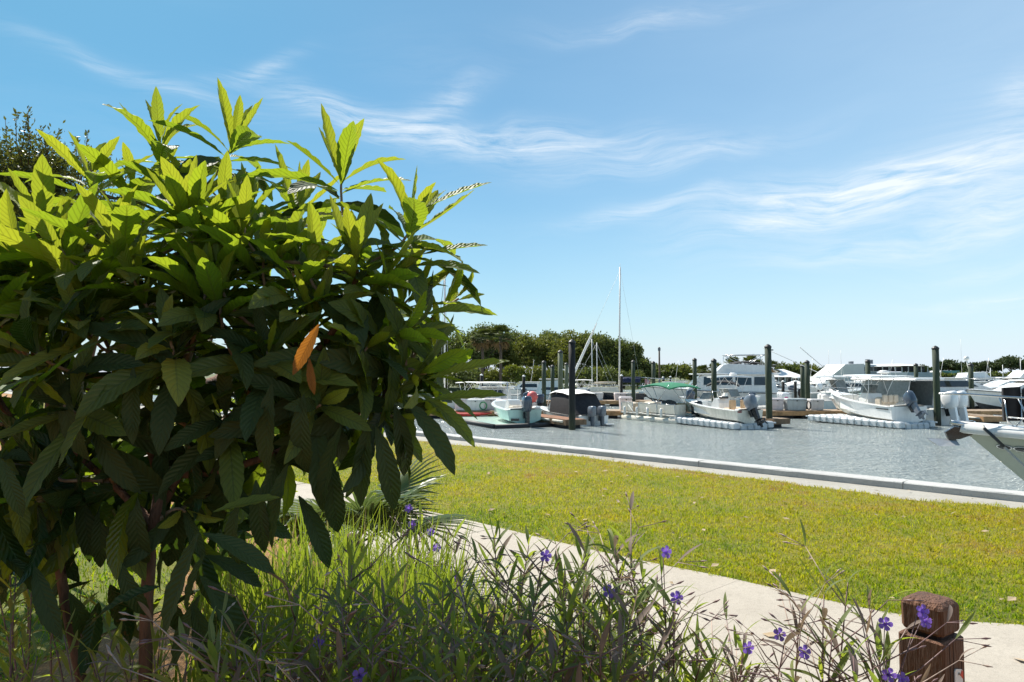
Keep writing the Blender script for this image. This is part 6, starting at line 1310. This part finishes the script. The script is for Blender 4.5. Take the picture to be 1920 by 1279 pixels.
for (px, top, d, c, lab, dd) in [(904, 618, 98, 2.0, 'tall palm with brown dead skirt before the tallest oak', .5), (938, 616, 98, 2.1, 'second tall palm standing close to the oak grove', .3), (1374, 674, 150, 2.4, 'palm with orange dead fronds beside the flybridge mast', .5), (1342, 684, 155, 2.2, 'palm half hidden behind the flybridge frame', .3), (1407, 670, 148, 2.2, 'tallest orange skirted palm before the pavilion', .9), (1421, 678, 150, 2.1, 'orange skirted palm leaning on the tallest one', .8), (1447, 680, 150, 2.1, 'palm just behind the tall dark green piling', .4), (1318, 688, 158, 2.0, 'low palm behind the motor yacht cabin', .3)]: sabal(px, top, d, c, lab, rs, dead=dd)
# utility pole and mast lines
p = at(1236, 651, 95); t = thing('utility_pole', 'thin dark utility pole standing clear above the low trees', 'pole', (p.x, 95, -2.2)); MB().tube([(0, 0, 0), (0, 0, p.z + 2.2)], [.16, .11], 8).build('shaft', M_TRK, t); MB().box((0, 0, p.z + 1.9), (.3, .3, .4)).build('cap', M_OBG, t)
for (px, top, d, lab) in [(1880, 684, 120, 'thin white flagpole before the pines'), (1913, 672, 110, 'tall thin white mast beside the radar dome'), (1857, 690, 120, 'thin white mast before the flat topped pine')]:
    p = at(px, top, d); t = thing('mast_pole', lab, 'pole', (p.x, d, WATER_Z)); MB().tube([(0, 0, -1), (0, 0, p.z - WATER_Z)], .05, 5).build('shaft', M_WTUBE, t)
# ------------------------------------------------------------------ buildings
M_WALLW = mat('white_siding', (.66, .66, .65), .6, var=.05, scale=.6); M_ROOFW = mat('white_metal_roof', (.74, .74, .73), .45, var=.04, scale=.5); M_WALLB = mat('blue_grey_siding_and_shade', (.40, .47, .52), .6, var=.08, scale=.6)
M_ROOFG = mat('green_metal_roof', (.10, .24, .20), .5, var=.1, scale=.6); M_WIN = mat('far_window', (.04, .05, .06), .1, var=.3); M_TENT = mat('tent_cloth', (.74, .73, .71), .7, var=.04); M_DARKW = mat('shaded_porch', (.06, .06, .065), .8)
M_TIMB = mat('terrace_timber', (.24, .19, .15), .8, var=.2)
def px_box(px0, px1, d): return (px0 - 960) / F_PX * d, (px1 - 960) / F_PX * d
ZG = -.8
def windows(t, lst, y, m=M_WIN):
    for (x0, x1, z0, z1) in lst:
        w = MB().box(((x0 + x1) / 2, y, (z0 + z1) / 2), (x1 - x0, .10, z1 - z0)).build('window', m, t); f = MB()
        f.box(((x0 + x1) / 2, y - .02, z0 - .06), (x1 - x0 + .2, .18, .12)); f.box(((x0 + x1) / 2, y - .02, z1 + .06), (x1 - x0 + .2, .18, .12)); f.box(((x0 + x1) / 2, y - .03, (z0 + z1) / 2), (.08, .14, z1 - z0)); f.build('frame', M_WALLW, w)
D = 150; x0, x1 = px_box(1545, 1742, D); cx = (x0 + x1) / 2; W_ = x1 - x0
def zy(py, d): return at(960, py, d).z - ZG
t = thing('restaurant_building', 'big white waterfront restaurant with steep sloping roof and upper terrace', 'building', (x0, D, ZG))
X = lambda px: (px - 1545) / F_PX * D
def face_poly(mb, poly, y0, y1): mb.prism(poly, 'y', y0, y1)
mb = MB(); face_poly(mb, [(X(1545), zy(715, D)), (X(1620), zy(715, D)), (X(1620), zy(682, D)), (X(1585), zy(683, D)), (X(1575), zy(692, D))], 0, 9); mb.build('sloping_roof', M_ROOFW, t)
mb = MB(); mb.prism([(X(1546), 0), (X(1742), 0), (X(1742), zy(700, D)), (X(1620), zy(700, D)), (X(1546), zy(716, D))], 'y', 1.2, 12); mb.build('wall', M_WALLW, t)
mb = MB(); mb.prism([(X(1616), zy(706, D)), (X(1646), zy(706, D)), (X(1646), zy(684, D)), (X(1616), zy(684, D))], 'y', .6, 9); mb.build('stair_tower', M_WALLB, t)
windows(t, [(X(1617), X(1630), zy(696, D), zy(688, D)), (X(1632), X(1645), zy(696, D), zy(688, D)), (X(1617), X(1630), zy(708, D), zy(701, D)), (X(1632), X(1644), zy(708, D), zy(701, D)), (X(1671), X(1677), zy(718, D), zy(713, D)), (X(1680), X(1686), zy(718, D), zy(713, D))], .5)
mb = MB(); rows = [[(X(1640) + i * (X(1738) - X(1640)) / 8, y, zy(687 - 5 * math.sin(math.pi * i / 8) ** .7 * (1 if 1 < y < 9 else .2), D)) for i in range(9)] for y in (-1.5, 2, 5, 8, 11)]; mb.grid(rows); mb.build('terrace_roof', M_ROOFW, t, fix=False)
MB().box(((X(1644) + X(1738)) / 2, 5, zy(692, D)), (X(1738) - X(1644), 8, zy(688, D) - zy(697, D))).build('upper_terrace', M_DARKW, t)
for k in range(8): MB().box((X(1650 + 12 * k), -.9, zy(692.5, D)), (.16, .16, zy(687, D) - zy(698, D))).build('post', M_WALLW, t)
MB().prism([(X(1655), zy(711, D)), (X(1690), zy(711, D)), (X(1694), zy(698, D)), (X(1655), zy(698, D))], 'y', -1.6, .9).build('white_balcony_panel', M_ROOFW, t); MB().prism([(X(1691), zy(711, D)), (X(1742), zy(711, D)), (X(1742), zy(698, D)), (X(1695), zy(698, D))], 'y', -1.2, .9).build('shade_panel', M_WALLB, t)  # right-hand panel's blue grey is shade put into its colour
MB().box((X(1632), -.9, zy(713, D)), (X(1655) - X(1608), 2.4, .3)).build('terrace_deck', M_TIMB, t)
for k in range(9): MB().box((X(1609 + 5.5 * k), -2.0, zy(710, D)), (.12, .12, .9)).build('baluster', M_TIMB, t)
for (px, h) in ((1605, .5), (1608, .55), (1611, .55), (1637.5, 1.0), (1642, 1.0), (1645, .9), (1648, .9)): MB().box((X(px), 3, zy(681, D) + h / 2 - .1), (.26, .5, h)).build('roof_vent', M_OBS, t)
for (a, b, top, d, lab) in [(1530, 1582, 708, 132, 'white peaked tent beside the restaurant roof foot'), (1580, 1648, 711, 130, 'wide white peaked tent below the restaurant terrace'), (1470, 1512, 713, 132, 'white peaked tent in front of the pavilion')]:
    xa, xb = px_box(a, b, d); t = thing('event_tent', lab, 'tent', ((xa + xb) / 2, d, ZG), 0, 'white peaked tents'); w = (xb - xa) / 2; H = at(960, top, d).z - ZG; e = H - .9; mb = MB(); rows = []
    for (r, z) in ((1, e - .35), (1, e), (.6, e + .28), (.25, e + .62), (.02, H)): rows.append([(w * r * sx, 3 * r * sy, z) for sx, sy in ((-1, -1), (0, -1), (1, -1), (1, 0), (1, 1), (0, 1), (-1, 1), (-1, 0))])
    mb.grid(rows, close=True); mb.build('cloth', M_TENT, t, fix=False)
    for sx in (-1, 1):
        for sy in (-1, 1): MB().tube([(sx * w * .97, sy * 2.9, 0), (sx * w * .97, sy * 2.9, e)], .06, 6).build('pole', M_WTUBE, t)
def pavilion(a, b, ridge, eave, d, label, hip=.32):
    xa, xb = px_box(a, b, d); t = thing('pavilion_building', label, 'building', (xa, d, ZG), 0, 'low white roofed buildings by the water'); W = xb - xa; ze = at(960, eave, d).z - ZG; zr = at(960, ridge, d).z - ZG
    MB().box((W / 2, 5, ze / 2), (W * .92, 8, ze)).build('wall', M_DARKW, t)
    r = MB(); r.add([(0, 0, ze), (W, 0, ze), (W, 10, ze), (0, 10, ze), (W * hip, 5, zr), (W * (1 - hip), 5, zr)], [(0, 1, 5, 4), (1, 2, 5), (2, 3, 4, 5), (3, 0, 4), (0, 3, 2, 1)]); r.build('roof', M_ROOFW, t)
    for k in range(7): MB().box((W * (.04 + .92 * k / 6), .25, ze / 2), (.22, .22, ze)).build('column', M_WALLW, t)
    windows(t, [(W * (.08 + .15 * k), W * (.17 + .15 * k), ze * .25, ze * .8) for k in range(6)], .95, M_WIN)
pavilion(1378, 1440, 690, 707, 150, 'low pavilion with white hip roof behind the palms'); pavilion(1432, 1512, 692, 707, 146, 'wider pavilion with white hip roof beside the tents'); pavilion(1330, 1385, 698, 709, 158, 'small white roofed building hidden behind the motor yacht')
D = 230; xa, xb = px_box(1755, 1802, D); t = thing('green_roofed_house', 'white gabled house with green metal roof below the pines', 'house', (xa, D, ZG)); W = xb - xa; ze = zy(706, D); zr = zy(695, D)
mb = MB(); mb.prism([(0, 0), (W * .38, 0), (W * .38, ze), (W * .19, zr), (0, ze)], 'y', 0, 8); mb.box((W * .69, 4, ze / 2), (W * .60, 7.6, ze)); mb.build('wall', M_WALLW, t)
r = MB(); r.add([(W * .2, -.2, zr), (W * 1.02, -.2 + 1.5, zr), (W * 1.04, -.3, ze), (W * .36, -.3, ze), (W * .2, 8, zr), (W * 1.02, 8, zr)], [(0, 1, 2, 3), (0, 4, 5, 1)]); r.build('roof', M_ROOFG, t); windows(t, [(W * .1, W * .16, ze * .6, ze * .95), (W * .2, W * .27, ze * .6, ze * .95)], -.05)
# stone wall strip along the far bank and a row of pale riprap
t = thing('far_bulkhead', 'pale stone bulkhead along the shore below the pavilion and restaurant', 'bulkhead', (50, 132.5, WATER_Z)); mb = MB(); rows = []
for i in range(120): rows.append([(-40 + i * 1.6, rs.normal() * .25, -.3), (-40 + i * 1.6, .3 + rs.normal() * .25, .45 + rs.normal() * .15), (-40 + i * 1.6, 1.0 + rs.normal() * .2, .95 + rs.normal() * .12), (-40 + i * 1.6, 2.2, .98)])
mb.grid(rows, smooth=False).build('stone_face', M_BANK, t, fix=False)
# ------------------------------------------------------------------ fallen leaves on lawn and path
M_LITTER = leaf_mat('fallen_leaf', (.42, .29, .16), (.45, .34, .22), (.3, .2, .1), .15, .7, rib=False, var=.4)
rs = np.random.RandomState(77); P = []
while len(P) < 150:
    x, y = rs.uniform(-2, 5.5), rs.uniform(3, 12)
    e = np.interp(x, [q[0] for q in edge], [q[1] for q in edge]); i_ = np.interp(x, [q[0] for q in inner], [q[1] for q in inner])
    s_n = (x - W0.x) * WN.x + (y - W0.y) * WN.y
    if s_n < .2 or y < i_: continue
    if y < e and rs.rand() < .45: continue
    if y > e + .5 and rs.rand() < .6: continue
    P.append((x, y, .031 if y < e else .045))
P = np.array(P); n = len(P); a = rs.rand(n) * 6.283; s = .018 + .035 * rs.rand(n) ** 2; tl = rs.normal(size=n) * .3
d = np.c_[np.cos(a), np.sin(a), np.abs(tl) * .4]; w = np.c_[-np.sin(a), np.cos(a), tl]
v = np.stack([P, P + d * s[:, None] + w * s[:, None] * .5 + [0, 0, .004], P + d * 2 * s[:, None], P + d * s[:, None] - w * s[:, None] * .5 + [0, 0, .004]], 1).reshape(-1, 3); v[:, 2] = np.maximum(v[:, 2], .029)
o = bpy.data.objects.new('fallen_leaves', mesh_np('fallen_leaves', v, np.arange(n * 4).reshape(-1, 4), M_LITTER, False, np.tile(np.array([[0, .5], [.5, 1], [1, .5], [.5, 0]]), (n, 1)))); link(o); tag(o, 'dry tan leaves scattered on the lawn edge and path', 'leaves', kind='stuff')
